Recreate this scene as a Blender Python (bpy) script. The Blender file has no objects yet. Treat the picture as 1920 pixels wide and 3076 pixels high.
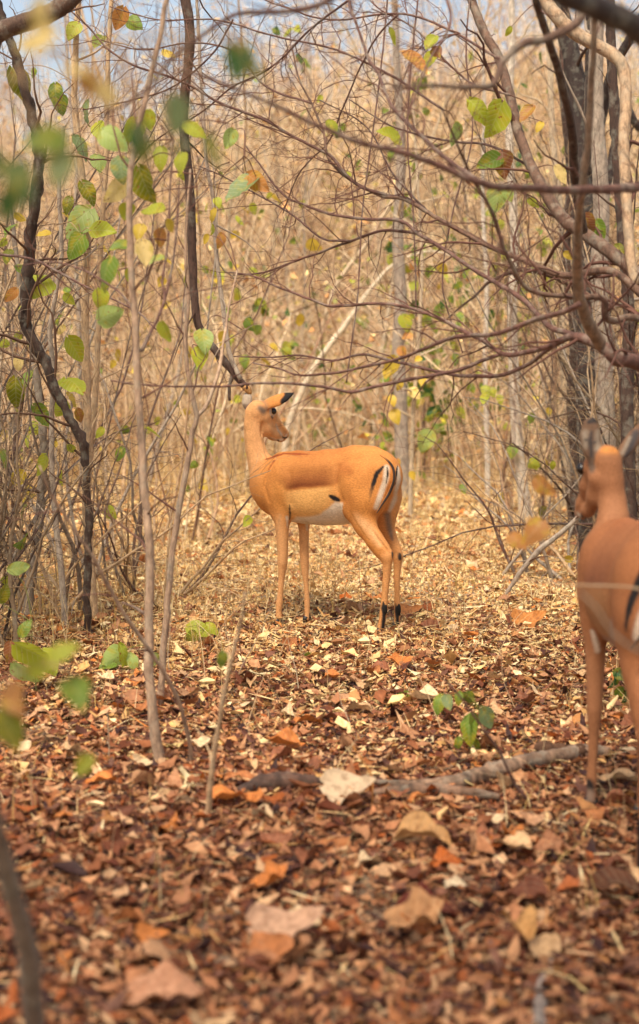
import bpy, math
import numpy as np
from mathutils import Vector
from mathutils.bvhtree import BVHTree

# ------------------------------------------------------------------ camera, sky, sun, exposure
SC = bpy.context.scene
COL = SC.collection
W_PX, H_PX, F_PX = 1920.0, 3076.0, 4704.0        # photograph size and focal length in its pixels
CAM_H = 1.335
PITCH = math.atan((H_PX/2-1085.0)/F_PX)           # horizon sits at row 1085
cam_d = bpy.data.cameras.new('camera')
cam = bpy.data.objects.new('camera', cam_d); COL.objects.link(cam)
cam.location = (0, 0, CAM_H)
cam.rotation_euler = (math.pi/2-PITCH, 0, 0)
cam_d.sensor_fit = 'VERTICAL'; cam_d.sensor_height = 36.0; cam_d.sensor_width = 36.0
cam_d.lens = F_PX/H_PX*36.0
cam_d.clip_start = 0.05; cam_d.clip_end = 2000
cam_d.dof.use_dof = True; cam_d.dof.focus_distance = 7.5; cam_d.dof.aperture_fstop = 2.2
SC.camera = cam

SUN_EL, SUN_AZ = math.radians(60), math.radians(202)   # azimuth from +Y (view direction) towards +X
world = bpy.data.worlds.new('World'); SC.world = world; world.use_nodes = True
nt = world.node_tree; nt.nodes.clear()
o_w = nt.nodes.new('ShaderNodeOutputWorld'); bg = nt.nodes.new('ShaderNodeBackground')
sky = nt.nodes.new('ShaderNodeTexSky'); sky.sky_type = 'NISHITA'; sky.sun_disc = False
sky.sun_elevation = SUN_EL; sky.sun_rotation = SUN_AZ
sky.air_density = 1.0; sky.dust_density = 4.0; sky.ozone_density = 0.6
hs = nt.nodes.new('ShaderNodeHueSaturation'); hs.inputs['Saturation'].default_value = 0.85
tint = nt.nodes.new('ShaderNodeMix'); tint.data_type = 'RGBA'; tint.blend_type = 'MULTIPLY'
tint.inputs[0].default_value = 1.0; tint.inputs[7].default_value = (1.0, 0.95, 0.87, 1)
nt.links.new(sky.outputs[0], hs.inputs['Color']); nt.links.new(hs.outputs[0], tint.inputs[6])
nt.links.new(tint.outputs[2], bg.inputs['Color']); bg.inputs['Strength'].default_value = 0.08
nt.links.new(bg.outputs[0], o_w.inputs[0])
sun_d = bpy.data.lights.new('sun', 'SUN'); sun_d.energy = 1.5; sun_d.angle = math.radians(14)
sun_d.color = (1.0, 0.89, 0.74)
sun = bpy.data.objects.new('sun', sun_d); COL.objects.link(sun); sun.location = (0, 0, 30)
sd = Vector((math.sin(SUN_AZ)*math.cos(SUN_EL), math.cos(SUN_AZ)*math.cos(SUN_EL), math.sin(SUN_EL)))
sun.rotation_euler = sd.to_track_quat('Z', 'Y').to_euler()
VS = SC.view_settings; VS.view_transform = 'Standard'; VS.look = 'None'; VS.gamma = 1.0
VS.exposure = 1.7
SC.cycles.max_bounces = 6; SC.cycles.diffuse_bounces = 4; SC.cycles.transparent_max_bounces = 4
SC.cycles.sample_clamp_indirect = 6.0

# ------------------------------------------------------------------ pixels <-> positions
CP, SP = math.cos(PITCH), math.sin(PITCH)
def ray(px, py):
    x = (px-W_PX/2)/F_PX; u = -(py-H_PX/2)/F_PX
    return np.array([x, CP+u*SP, -SP+u*CP])        # forward tilted down by PITCH
CAM = np.array([0, 0, CAM_H])
CAM_R = np.array([1.0, 0, 0]); CAM_U = np.array([0, SP, CP]); CAM_F = np.array([0, CP, -SP])
def P(px, py, Y):
    d = ray(px, py); return CAM+d*(Y/d[1])
def G(px, py):                                     # hit on level ground
    d = ray(px, py); return CAM+d*(-CAM_H/d[2])
def mpp(Y): return Y/F_PX                          # metres per photograph pixel at distance Y

def gz(x, y):                                      # height of the forest floor
    x = np.asarray(x, float); y = np.asarray(y, float)
    b = 0.012*np.sin(2.1*x+0.7*y)+0.010*np.sin(-1.3*x+2.9*y+1.0)+0.006*np.sin(5.3*x+3.1*y)
    t = np.clip((y-21)/45.0, 0, None); s = t*t/(0.3+t)*20.0
    s = s*(0.8+0.22*np.tanh(x/6.0))
    s2 = np.clip(np.abs(x)-9-0.25*np.clip(y, 0, 60), 0, None)*0.05
    return b+13*np.tanh(s/13)+np.minimum(s2, 3)

def lin(r, g, b, k=1.0):
    f = lambda c: (c/255/12.92 if c/255 <= 0.04045 else ((c/255+0.055)/1.055)**2.4)
    return (f(r)*k, f(g)*k, f(b)*k)

# ------------------------------------------------------------------ materials
def new_mat(name):
    m = bpy.data.materials.new(name); m.use_nodes = True
    n = m.node_tree; n.nodes.clear()
    out = n.nodes.new('ShaderNodeOutputMaterial'); p = n.nodes.new('ShaderNodeBsdfPrincipled')
    n.links.new(p.outputs[0], out.inputs[0]); return m, n, p, out
def noise(n, scale, detail=4, rough=0.6, coord=None, vec=None):
    t = n.nodes.new('ShaderNodeTexNoise'); t.inputs['Scale'].default_value = scale
    t.inputs['Detail'].default_value = detail; t.inputs['Roughness'].default_value = rough
    if coord is not None:
        n.links.new(coord, t.inputs['Vector'])
    return t
def ramp(n, src, stops):
    r = n.nodes.new('ShaderNodeValToRGB'); e = r.color_ramp.elements
    while len(e) < len(stops): e.new(0.5)
    for k, (pos, c) in enumerate(stops): e[k].position = pos; e[k].color = (*c, 1)
    n.links.new(src, r.inputs[0]); return r.outputs[0]
def mixc(n, fac, a, b, mode='MIX'):
    m = n.nodes.new('ShaderNodeMix'); m.data_type = 'RGBA'; m.blend_type = mode
    for i, v in ((0, fac), (6, a), (7, b)):
        if hasattr(v, 'is_linked'): n.links.new(v, m.inputs[i])
        elif i == 0: m.inputs[0].default_value = v
        else: m.inputs[i].default_value = (*v, 1)
    return m.outputs[2]
def bump(n, p, h, strength, dist):
    b = n.nodes.new('ShaderNodeBump'); b.inputs['Strength'].default_value = strength
    b.inputs['Distance'].default_value = dist; n.links.new(h, b.inputs['Height'])
    n.links.new(b.outputs[0], p.inputs['Normal'])
def attr(n):
    a = n.nodes.new('ShaderNodeAttribute'); a.attribute_name = 'col'; return a.outputs['Color']
def texco(n, k='Object'):
    return n.nodes.new('ShaderNodeTexCoord').outputs[k]

def m_bark():
    m, n, p, o = new_mat('bark'); co = texco(n)
    mp = n.nodes.new('ShaderNodeMapping'); mp.inputs['Scale'].default_value = (1, 1, 0.35)
    n.links.new(co, mp.inputs[0])
    a = noise(n, 42, 6, 0.75, mp.outputs[0]); b = noise(n, 16, 4, 0.65, co)
    c = mixc(n, 1.0, attr(n), ramp(n, a.outputs[0], [(0.32, (0.38, 0.36, 0.35)), (0.5, (0.95, 0.93, 0.92)), (0.68, (1.35, 1.34, 1.32))]), 'MULTIPLY')
    lich = n.nodes.new('ShaderNodeMapRange'); lich.inputs[1].default_value = 0.5; lich.inputs[2].default_value = 0.62
    lich.inputs[4].default_value = 0.4; n.links.new(b.outputs[0], lich.inputs[0])
    c = mixc(n, lich.outputs[0], c, mixc(n, 0.5, c, lin(190, 190, 170, 0.8)))
    n.links.new(c, p.inputs['Base Color']); p.inputs['Roughness'].default_value = 0.85
    vt = n.nodes.new('ShaderNodeTexVoronoi'); vt.feature = 'DISTANCE_TO_EDGE'; vt.inputs['Scale'].default_value = 60
    n.links.new(mp.outputs[0], vt.inputs['Vector'])
    cr = n.nodes.new('ShaderNodeMapRange'); cr.inputs[1].default_value = 0.0; cr.inputs[2].default_value = 0.10; cr.inputs[3].default_value = 0.8
    n.links.new(vt.outputs['Distance'], cr.inputs[0]); cc = n.nodes.new('ShaderNodeCombineColor')
    for k_ in range(3): n.links.new(cr.outputs[0], cc.inputs[k_])
    n.links.new(mixc(n, 1.0, c, cc.outputs[0], 'MULTIPLY'), p.inputs['Base Color'])
    sm = n.nodes.new('ShaderNodeMath'); sm.operation = 'ADD'; n.links.new(a.outputs[0], sm.inputs[0]); n.links.new(cr.outputs[0], sm.inputs[1])
    bump(n, p, sm.outputs[0], 0.6, 0.006); return m
def m_plain(name, rough=0.9):
    m, n, p, o = new_mat(name)
    n.links.new(attr(n), p.inputs['Base Color']); p.inputs['Roughness'].default_value = rough
    p.inputs['Specular IOR Level'].default_value = 0.25
    return m
def m_thinleaf(name, trans=0.25, src='attr', rough=0.65, spots=False, veins=0.4):
    m, n, p, o = new_mat(name)
    if src == 'attr':
        c = attr(n); co = texco(n)
        a = noise(n, 38, 4, 0.6, co)
        c = mixc(n, 1.0, c, ramp(n, a.outputs[0], [(0.32, (0.68, 0.64, 0.6)), (0.68, (1.2, 1.2, 1.18))]), 'MULTIPLY')
    else:
        oi = n.nodes.new('ShaderNodeObjectInfo'); c = oi.outputs['Color']; co = texco(n)
        off = n.nodes.new('ShaderNodeVectorMath'); off.operation = 'ADD'; n.links.new(co, off.inputs[0])
        mul = n.nodes.new('ShaderNodeMath'); mul.operation = 'MULTIPLY'; mul.inputs[1].default_value = 37.0
        n.links.new(oi.outputs['Random'], mul.inputs[0]); n.links.new(mul.outputs[0], off.inputs[1])
        a = noise(n, 2.6, 4, 0.6, off.outputs[0]); b = noise(n, 7, 4, 0.65, off.outputs[0])
        if spots:
            f1 = n.nodes.new('ShaderNodeMapRange'); f1.inputs[1].default_value = 0.5; f1.inputs[2].default_value = 0.66
            n.links.new(a.outputs[0], f1.inputs[0])
            c = mixc(n, f1.outputs[0], c, mixc(n, 0.6, c, lin(214, 190, 40, 0.75)))
            f2 = n.nodes.new('ShaderNodeMapRange'); f2.inputs[1].default_value = 0.62; f2.inputs[2].default_value = 0.68
            n.links.new(b.outputs[0], f2.inputs[0])
            c = mixc(n, f2.outputs[0], c, lin(150, 84, 30, 0.8))
        else:
            c = mixc(n, 1.0, c, ramp(n, b.outputs[0], [(0.3, (0.58, 0.5, 0.44)), (0.52, (1, 1, 1)), (0.7, (1.22, 1.2, 1.16))]), 'MULTIPLY')
        if veins:                                   # midrib and side veins from leaf coordinates
            sx = n.nodes.new('ShaderNodeSeparateXYZ'); n.links.new(co, sx.inputs[0])
            ab = n.nodes.new('ShaderNodeMath'); ab.operation = 'ABSOLUTE'; n.links.new(sx.outputs['Y'], ab.inputs[0])
            dd = n.nodes.new('ShaderNodeMath'); dd.operation = 'MULTIPLY_ADD'; dd.inputs[1].default_value = -0.8
            n.links.new(ab.outputs[0], dd.inputs[0]); n.links.new(sx.outputs['X'], dd.inputs[2])
            sn = n.nodes.new('ShaderNodeMath'); sn.operation = 'PINGPONG'; sn.inputs[1].default_value = 0.075
            n.links.new(dd.outputs[0], sn.inputs[0])
            mn = n.nodes.new('ShaderNodeMath'); mn.operation = 'MINIMUM'
            n.links.new(sn.outputs[0], mn.inputs[0]); n.links.new(ab.outputs[0], mn.inputs[1])
            vr = n.nodes.new('ShaderNodeMapRange'); vr.inputs[1].default_value = 0.006; vr.inputs[2].default_value = 0.02
            vr.inputs[3].default_value = veins; vr.inputs[4].default_value = 0.0; n.links.new(mn.outputs[0], vr.inputs[0])
            c = mixc(n, vr.outputs[0], c, mixc(n, 0.6, c, (0.75, 0.7, 0.45)))
            bump(n, p, mn.outputs[0], 0.25, 0.03)
    n.links.new(c, p.inputs['Base Color']); p.inputs['Roughness'].default_value = rough
    p.inputs['Specular IOR Level'].default_value = 0.3
    if trans > 0:
        tr = n.nodes.new('ShaderNodeBsdfTranslucent'); n.links.new(c, tr.inputs[0])
        mx = n.nodes.new('ShaderNodeMixShader'); mx.inputs[0].default_value = trans
        n.links.new(p.outputs[0], mx.inputs[1]); n.links.new(tr.outputs[0], mx.inputs[2]); n.links.new(mx.outputs[0], o.inputs[0])
    return m
def m_soil():
    m, n, p, o = new_mat('soil'); co = texco(n)
    a = noise(n, 6, 8, 0.7, co); b = noise(n, 0.35, 4, 0.5, co); d = noise(n, 40, 5, 0.7, co)
    c = ramp(n, a.outputs[0], [(0.3, (0.10, 0.062, 0.036)), (0.55, (0.23, 0.15, 0.09)), (0.75, (0.36, 0.25, 0.15))])
    sy = n.nodes.new('ShaderNodeSeparateXYZ'); n.links.new(co, sy.inputs[0])
    mr = n.nodes.new('ShaderNodeMapRange'); mr.inputs[1].default_value = 7; mr.inputs[2].default_value = 14
    n.links.new(sy.outputs['Y'], mr.inputs[0])      # straw-covered soil of the clearing
    st = ramp(n, d.outputs[0], [(0.3, (0.38, 0.29, 0.18)), (0.7, (0.60, 0.49, 0.33))])
    c = mixc(n, mr.outputs[0], c, st)
    n.links.new(c, p.inputs['Base Color']); p.inputs['Roughness'].default_value = 0.95
    bump(n, p, d.outputs[0], 0.6, 0.02); return m
def m_fur():
    m, n, p, o = new_mat('fur'); co = texco(n)
    mp = n.nodes.new('ShaderNodeMapping'); mp.inputs['Scale'].default_value = (0.35, 1, 1)
    n.links.new(co, mp.inputs[0])
    a = noise(n, 210, 3, 0.7, mp.outputs[0]); b = noise(n, 11, 6, 0.68, co)
    c = mixc(n, 1.0, attr(n), ramp(n, a.outputs[0], [(0.25, (0.66, 0.62, 0.58)), (0.75, (1.22, 1.22, 1.22))]), 'MULTIPLY')
    c = mixc(n, 1.0, c, ramp(n, b.outputs[0], [(0.3, (0.88, 0.84, 0.8)), (0.5, (1, 1, 1)), (0.7, (1.08, 1.08, 1.08))]), 'MULTIPLY')
    n.links.new(c, p.inputs['Base Color']); p.inputs['Roughness'].default_value = 0.72
    p.inputs['Specular IOR Level'].default_value = 0.25
    bump(n, p, a.outputs[0], 0.5, 0.004); return m
def m_gloss(name, c, rough):
    m, n, p, o = new_mat(name); p.inputs['Base Color'].default_value = (*c, 1); p.inputs['Roughness'].default_value = rough
    return m
BARK = m_bark(); TWIG = m_plain('twig_bark'); STRAW = m_thinleaf('straw', 0.2)
LITTER = m_thinleaf('dry_leaf', 0.18); DRYLEAF = m_thinleaf('dry_leaf_big', 0.15, 'obj', 0.7, False, 0.10)
LIVELEAF = m_thinleaf('live_leaf', 0.45, 'obj', 0.5, True, 0.25); FOLIAGE = m_thinleaf('foliage', 0.4)
SOIL = m_soil(); FUR = m_fur(); EYE = m_gloss('eye_gloss', (0.008, 0.005, 0.004), 0.08)
HOOF = m_gloss('hoof_horn', (0.025, 0.02, 0.018), 0.45)

# ------------------------------------------------------------------ mesh helpers
def mesh_from(name, v, quads=None, tris=None, col=None, smooth=True):
    me = bpy.data.meshes.new(name); v = np.asarray(v, np.float32).reshape(-1, 3)
    q = np.zeros((0, 4), np.int32) if quads is None else np.asarray(quads, np.int32).reshape(-1, 4)
    t = np.zeros((0, 3), np.int32) if tris is None else np.asarray(tris, np.int32).reshape(-1, 3)
    me.vertices.add(len(v)); me.vertices.foreach_set('co', v.ravel())
    nl = q.size+t.size; me.loops.add(nl); me.loops.foreach_set('vertex_index', np.concatenate([q.ravel(), t.ravel()]))
    me.polygons.add(len(q)+len(t))
    ls = np.concatenate([np.arange(len(q))*4, q.size+np.arange(len(t))*3]).astype(np.int32)
    me.polygons.foreach_set('loop_start', ls)
    me.polygons.foreach_set('use_smooth', np.full(len(ls), smooth))
    if col is not None:
        c = np.ones((len(v), 4), np.float32); c[:, :3] = np.clip(col, 0, 1)
        a = me.attributes.new('col', 'FLOAT_COLOR', 'POINT'); a.data.foreach_set('color', c.ravel())
    me.update(calc_edges=True); me.validate(); return me
def link(name, me, mat=None, parent=None, loc=None):
    o = bpy.data.objects.new(name, me); COL.objects.link(o)
    if mat and len(me.materials) == 0: me.materials.append(mat)
    if parent is not None: o.parent = parent
    if loc is not None: o.location = loc
    return o
def tag(o, label=None, cat=None, group=None, kind=None):
    if label: o['label'] = label
    if cat: o['category'] = cat
    if group: o['group'] = group
    if kind: o['kind'] = kind
    return o
def thing(name, label, cat, loc, group=None):
    o = bpy.data.objects.new(name, None); COL.objects.link(o); o.location = loc; o.empty_display_size = 0.1
    return tag(o, label, cat, group)

class Acc:
    def __init__(s): s.v = []; s.q = []; s.t = []; s.c = []; s.n = 0
    def add(s, v, q=None, t=None, c=None):
        v = np.asarray(v, float).reshape(-1, 3)
        if q is not None and len(q): s.q.append(np.asarray(q)+s.n)
        if t is not None and len(t): s.t.append(np.asarray(t)+s.n)
        c = np.asarray(c, float); s.c.append(np.broadcast_to(c, (len(v), 3)) if c.ndim == 1 else c)
        s.v.append(v); s.n += len(v)
    def arrays(s):
        return (np.concatenate(s.v), np.concatenate(s.q) if s.q else np.zeros((0, 4), int),
                np.concatenate(s.t) if s.t else np.zeros((0, 3), int), np.concatenate(s.c))
    def build(s, name, mat, parent=None, origin=(0, 0, 0)):
        v, q, t, c = s.arrays()
        me = mesh_from(name, v-np.asarray(origin), q, t, c)
        return link(name, me, mat, parent, None if parent is not None else origin)

def smooth_path(pts, vals, step):
    """Catmull-Rom through pts (n,3) with values vals (n,k); about one point every step metres."""
    p = np.asarray(pts, float); w = np.asarray(vals, float).reshape(len(p), -1)
    x = np.hstack([p, w]); x = np.vstack([2*x[0]-x[1], x, 2*x[-1]-x[-2]]); out = []
    for i in range(1, len(x)-2):
        n = max(2, int(np.linalg.norm(x[i+1, :3]-x[i, :3])/step)+1)
        t = np.linspace(0, 1, n, endpoint=False)[:, None]
        a, b, c, d = x[i-1], x[i], x[i+1], x[i+2]
        out.append(0.5*((2*b)+(c-a)*t+(2*a-5*b+4*c-d)*t**2+(3*b-a-3*c+d)*t**3))
    out.append(x[-2][None]); r = np.vstack(out)
    return r[:, :3], r[:, 3:]
def tube(acc, pts, rad, sides, col, rng=None, lump=0.0, cap=False):
    p = np.asarray(pts, float); n = len(p); rad = np.broadcast_to(np.asarray(rad, float).ravel(), (n,)) if np.ndim(rad) else np.full(n, rad)
    tan = np.gradient(p, axis=0); tan /= np.linalg.norm(tan, axis=1, keepdims=True)+1e-9
    ref = np.array([0, 0, 1.0]) if abs(tan[0, 2]) < 0.9 else np.array([1.0, 0, 0])
    us = np.empty((n, 3)); u = np.cross(tan[0], ref)
    for i in range(n):
        u = u-tan[i]*np.dot(u, tan[i]); l = math.sqrt(u[0]*u[0]+u[1]*u[1]+u[2]*u[2]); u = u/(l+1e-9); us[i] = u
    vs = np.cross(tan, us); a = np.arange(sides)*2*math.pi/sides
    rr = rad[:, None]*np.ones(sides)
    if lump and rng is not None: rr = rr*(1+lump*rng.normal(0, 1, rr.shape))
    v = p[:, None, :]+rr[:, :, None]*(np.cos(a)[None, :, None]*us[:, None, :]+np.sin(a)[None, :, None]*vs[:, None, :])
    i = np.arange(n-1)[:, None]*sides; j = np.arange(sides)[None, :]; k = (j+1) % sides
    q = np.stack([i+j, i+k, i+sides+k, i+sides+j], -1).reshape(-1, 4)
    t = None
    if cap:
        t = [[0, s+1, s] for s in range(1, sides-1)]+[[(n-1)*sides, (n-1)*sides+s, (n-1)*sides+s+1] for s in range(1, sides-1)]
    c = np.asarray(col, float)
    if c.ndim == 2: c = np.repeat(c, sides, 0)
    elif rng is not None: c = c*(1+0.08*rng.normal(size=(n*sides, 1)))
    acc.add(v.reshape(-1, 3), q, t, c)
def unit(v): v = np.asarray(v, float); return v/(np.linalg.norm(v)+1e-9)
def rotdir(d, ang, rng, flat=0.0):
    """a direction at angle ang from d, rolled at random (flat squeezes its vertical part)"""
    r = rng.normal(size=3); r[2] *= 1-flat; r = r-d*np.dot(r, d); r = unit(r)
    return unit(d*math.cos(ang)+r*math.sin(ang))
def wander(p, d, L, n, rng, wob=0.18, grav=0.0):
    pts = [np.asarray(p, float)]; d = unit(d); s = L/n
    for _ in range(n):
        d = unit(d+rng.normal(0, wob, 3)+np.array([0, 0, grav])); pts.append(pts[-1]+d*s)
    return np.array(pts)
def twigs(acc, pts, rad, rng, spacing, lrange, col, depth=1, sides=4, ang=(0.5, 1.1), start=0.15, grav=-0.02, rfac=0.55, wob=0.2, rmin=0.0011, thorn=0.0, skel=None, segl=0.05, nmax=9):
    seg = np.linalg.norm(np.diff(pts, axis=0), axis=1); cum = np.concatenate([[0], np.cumsum(seg)]); L = cum[-1]
    s = L*start+rng.random()*spacing
    while s < L:
        i = min(np.searchsorted(cum, s)-1, len(pts)-2); i = max(i, 0)
        t = (s-cum[i])/(seg[i]+1e-9); p = pts[i]*(1-t)+pts[i+1]*t; r = rad[i]*(1-t)+rad[i+1]*t
        d = unit(pts[i+1]-pts[i]); dd = rotdir(d, rng.uniform(*ang), rng, 0.25)
        l = rng.uniform(*lrange)*(1-0.45*s/L); n = min(max(3, int(l/segl)), nmax)
        q = wander(p, dd, l, n, rng, wob, grav); r0 = max(min(r*rfac, l*0.02), rmin)
        rr = np.linspace(r0, max(rmin*0.6, r0*0.25), n+1)
        tube(acc, q, rr, sides, np.asarray(col)*rng.uniform(0.75, 1.2), None)
        if skel is not None: skel.append(q)
        if depth > 0:
            twigs(acc, q, rr, rng, spacing*0.65, (lrange[0]*0.4, lrange[1]*0.45), col, depth-1, max(3, sides-1), ang, 0.2, grav, rfac, wob, rmin, thorn, skel, segl, nmax)
        s += spacing*rng.uniform(0.5, 1.5)

# leaf shapes -----------------------------------------------------
def leaf_grid(nl, nw, width, rng, curl=0.2, fold=0.25, wavy=0.05, tip=1.0, blunt=0.75):
    """leaf along +x from 0 to 1, blade in xy, (nl+1)*(nw+1) vertices"""
    u = np.linspace(0, 1, nl+1); v = np.linspace(-1, 1, nw+1)
    prof = np.sin(np.pi*np.clip(u, 0, 1)**blunt)**0.75; prof[0] = 0.10; prof[-1] = 0.02*tip
    x = u[:, None]+0*v; y = (width/2)*prof[:, None]*v[None, :]
    x = x-0.10*np.abs(v)[None, :]**2*np.exp(-u*5)[:, None]
    z = -curl*(u[:, None]-0.4)**2+fold*np.abs(y)
    z = z+wavy*np.sin(u*7+rng.uniform(0, 6))[:, None]*v[None, :]**2+wavy*0.6*rng.normal(size=x.shape)*np.abs(v)[None, :]
    vv = np.stack([x, y, z], -1).reshape(-1, 3)
    i = np.arange(nl)[:, None]*(nw+1); j = np.arange(nw)[None, :]
    q = np.stack([i+j, i+nw+1+j, i+nw+2+j, i+j+1], -1).reshape(-1, 4)
    return vv, q
R0 = np.random.default_rng(7)
LEAF_ME = []
for k in range(4):
    v, q = leaf_grid(10, 6, [0.78, 0.86, 0.7, 0.62][k], R0, [0.25, 0.5, 0.1, 0.7][k], [0.25, -0.2, 0.4, 0.1][k], 0.035, blunt=[0.62, 0.58, 0.66, 0.72][k])
    me = mesh_from('leaf', v, q); me.materials.append(LIVELEAF); LEAF_ME.append(me)
DRY_ME = []
for k in range(6):
    v, q = leaf_grid(14, 10, [0.6, 0.72, 0.5, 0.66, 0.8, 0.55][k], R0, [0.9, -0.6, 1.2, 0.5, -0.9, 0.3][k], [0.5, 0.9, -0.3, 1.1, 0.3, 0.7][k], 0.0)
    g = v.reshape(15, 11, 3); vv_ = np.linspace(-1, 1, 11)
    edge = np.interp(np.arange(15), np.arange(0, 15, 2), R0.normal(1, .22, 8))[:, None]; edge2 = np.interp(np.arange(15), np.arange(0, 15, 2), R0.normal(1, .22, 8))[:, None]
    g[:, :, 1] *= np.where(vv_[None] < 0, edge, edge2)*np.ones_like(g[:, :, 1])
    ph = R0.uniform(0, 6, 4); uu = np.linspace(0, 1, 15)[:, None]
    g[:, :, 2] += .07*np.sin(uu*9+ph[0]+vv_*2)*np.abs(vv_)**1.5+.05*np.sin(uu*5+ph[1])*vv_+.03*np.sin(uu*17+ph[2]+vv_*4)*np.abs(vv_)
    g[:, :, 1] += .06*np.sin(uu*4+ph[3])
    v = g.reshape(-1, 3)
    me = mesh_from('fallen_leaf', v, q); me.materials.append(DRYLEAF); DRY_ME.append(me)
def set_basis(o, loc, x, n, s):
    x = unit(x); n = unit(n-x*np.dot(n, x)); y = np.cross(n, x)
    from mathutils import Matrix
    M = Matrix(((x[0]*s, y[0]*s, n[0]*s, loc[0]), (x[1]*s, y[1]*s, n[1]*s, loc[1]), (x[2]*s, y[2]*s, n[2]*s, loc[2]), (0, 0, 0, 1)))
    o.matrix_basis = M
LEAFCOL = {'g': lin(124, 152, 52, .8), 'dg': lin(52, 104, 44, .8), 'pg': lin(172, 194, 108, .85), 'yg': lin(180, 188, 56, .82),
           'y': lin(222, 190, 66, .8), 'o': lin(206, 142, 74, .75), 'b': lin(150, 92, 52, .8), 'c': lin(240, 214, 140, .9),
           'ol': lin(128, 132, 30, .75), 'gg': lin(142, 164, 110, .8)}
RL = np.random.default_rng(21)
def hang_leaf(parent, origin, px, py, Y, size, kind, ang=None, tilt=0.6):
    """a live leaf of size photograph pixels centred on the pixel; returns its stalk end (world)"""
    c = P(px, py, Y); L = 0.98*size*mpp(Y)
    a = math.radians(-90+RL.normal(0, 38)) if ang is None else math.radians(ang)
    x = unit(CAM_R*math.cos(a)+CAM_U*math.sin(a)+CAM_F*RL.normal(0, 0.35))
    nrm = unit(-CAM_F+CAM_R*RL.normal(0, tilt)+CAM_U*(RL.normal(0, tilt)+0.25))
    base = c-x*L*0.5
    o = link('leaf', LEAF_ME[RL.integers(len(LEAF_ME))], None, parent)
    set_basis(o, base-np.asarray(origin), x, nrm, L)
    k = np.array(LEAFCOL[kind])*RL.uniform(0.85, 1.15); o.color = (*np.clip(k, 0, 1), 1)
    return base
def stalks(acc, bases, skel, rng, col, r=0.0016, maxd=1.0):
    pts = np.vstack(skel)
    for b in bases:
        d = np.linalg.norm(pts-b, axis=1)+0.4*np.clip(b[2]-pts[:, 2], 0, None)
        j = pts[np.argmin(d)]
        L = np.linalg.norm(j-b)
        if L < 1e-3: continue
        m = (b+j)/2+np.array([0, 0, 0.12*L])+rng.normal(0, 0.06*L, 3)
        q, w = smooth_path([j, m, b], [r*1.6, r*1.2, r*0.7], max(L/8, 0.02)); tube(acc, q, w[:, 0], 4, col)

# ------------------------------------------------------------------ forest floor
def grid_mesh(xs, ys):
    X, Y = np.meshgrid(xs, ys, indexing='ij'); Z = gz(X, Y)
    nx, ny = X.shape; i = np.arange(nx-1)[:, None]*ny; j = np.arange(ny-1)[None, :]
    q = np.stack([i+j, i+ny+j, i+ny+j+1, i+j+1], -1).reshape(-1, 4)
    return np.stack([X, Y, Z], -1).reshape(-1, 3), q
def spread(a, b, n, far):
    c = np.linspace(a, b, n); return np.concatenate([far[0], c, far[1]])
xs = spread(-9, 9, 121, ([-400, -200, -90, -50, -30, -20, -14, -11], [11, 14, 20, 30, 50, 90, 200, 400]))
ys = spread(-4, 24, 181, ([-300, -80, -30, -12, -7], [26, 28, 31, 34, 38, 42, 47, 53, 60, 70, 85, 110, 160, 260, 500, 900]))
v, q = grid_mesh(xs, ys)
floor = tag(link('forest_floor', mesh_from('forest_floor', v, q), SOIL), kind='structure')

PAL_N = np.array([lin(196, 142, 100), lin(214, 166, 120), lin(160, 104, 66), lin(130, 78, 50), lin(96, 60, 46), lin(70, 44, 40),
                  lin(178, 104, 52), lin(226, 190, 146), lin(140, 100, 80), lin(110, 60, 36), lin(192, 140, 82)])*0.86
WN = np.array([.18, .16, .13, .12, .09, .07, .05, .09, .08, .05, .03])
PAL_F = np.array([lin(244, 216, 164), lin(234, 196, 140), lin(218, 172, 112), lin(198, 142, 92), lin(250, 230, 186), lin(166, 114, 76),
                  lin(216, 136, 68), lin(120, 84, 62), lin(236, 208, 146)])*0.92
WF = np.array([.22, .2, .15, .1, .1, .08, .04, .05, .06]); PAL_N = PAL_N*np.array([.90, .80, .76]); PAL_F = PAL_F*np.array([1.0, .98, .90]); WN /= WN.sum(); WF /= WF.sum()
def sample_floor(n, y0, y1, rng, margin=0.55, power=0.0):
    out = np.zeros((0, 2))
    while len(out) < n:
        y = rng.uniform(y0, y1, n*2); wmax = 0.215*y1+margin
        x = rng.uniform(-wmax, wmax, n*2); k = np.abs(x) < 0.215*y+margin
        if power: k &= rng.random(n*2) < (y0/y)**power
        out = np.vstack([out, np.stack([x[k], y[k]], -1)])
    return out[:n]
def rot_mats(n, tilt, rng):
    yaw = rng.uniform(0, 2*np.pi, n); t = np.abs(rng.normal(0, tilt, n)); ta = rng.uniform(0, 2*np.pi, n)
    flip = np.where(rng.random(n) < 0.45, -1.0, 1.0)
    nx, ny, nz = np.sin(t)*np.cos(ta), np.sin(t)*np.sin(ta), np.cos(t)
    N = np.stack([nx, ny, nz], -1); X = np.stack([np.cos(yaw), np.sin(yaw), 0*yaw], -1)
    X = X-N*np.sum(X*N, 1)[:, None]; X /= np.linalg.norm(X, axis=1)[:, None]
    N = N*flip[:, None]; Y = np.cross(N, X)
    return np.stack([X, Y, N], -1)          # columns
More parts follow.
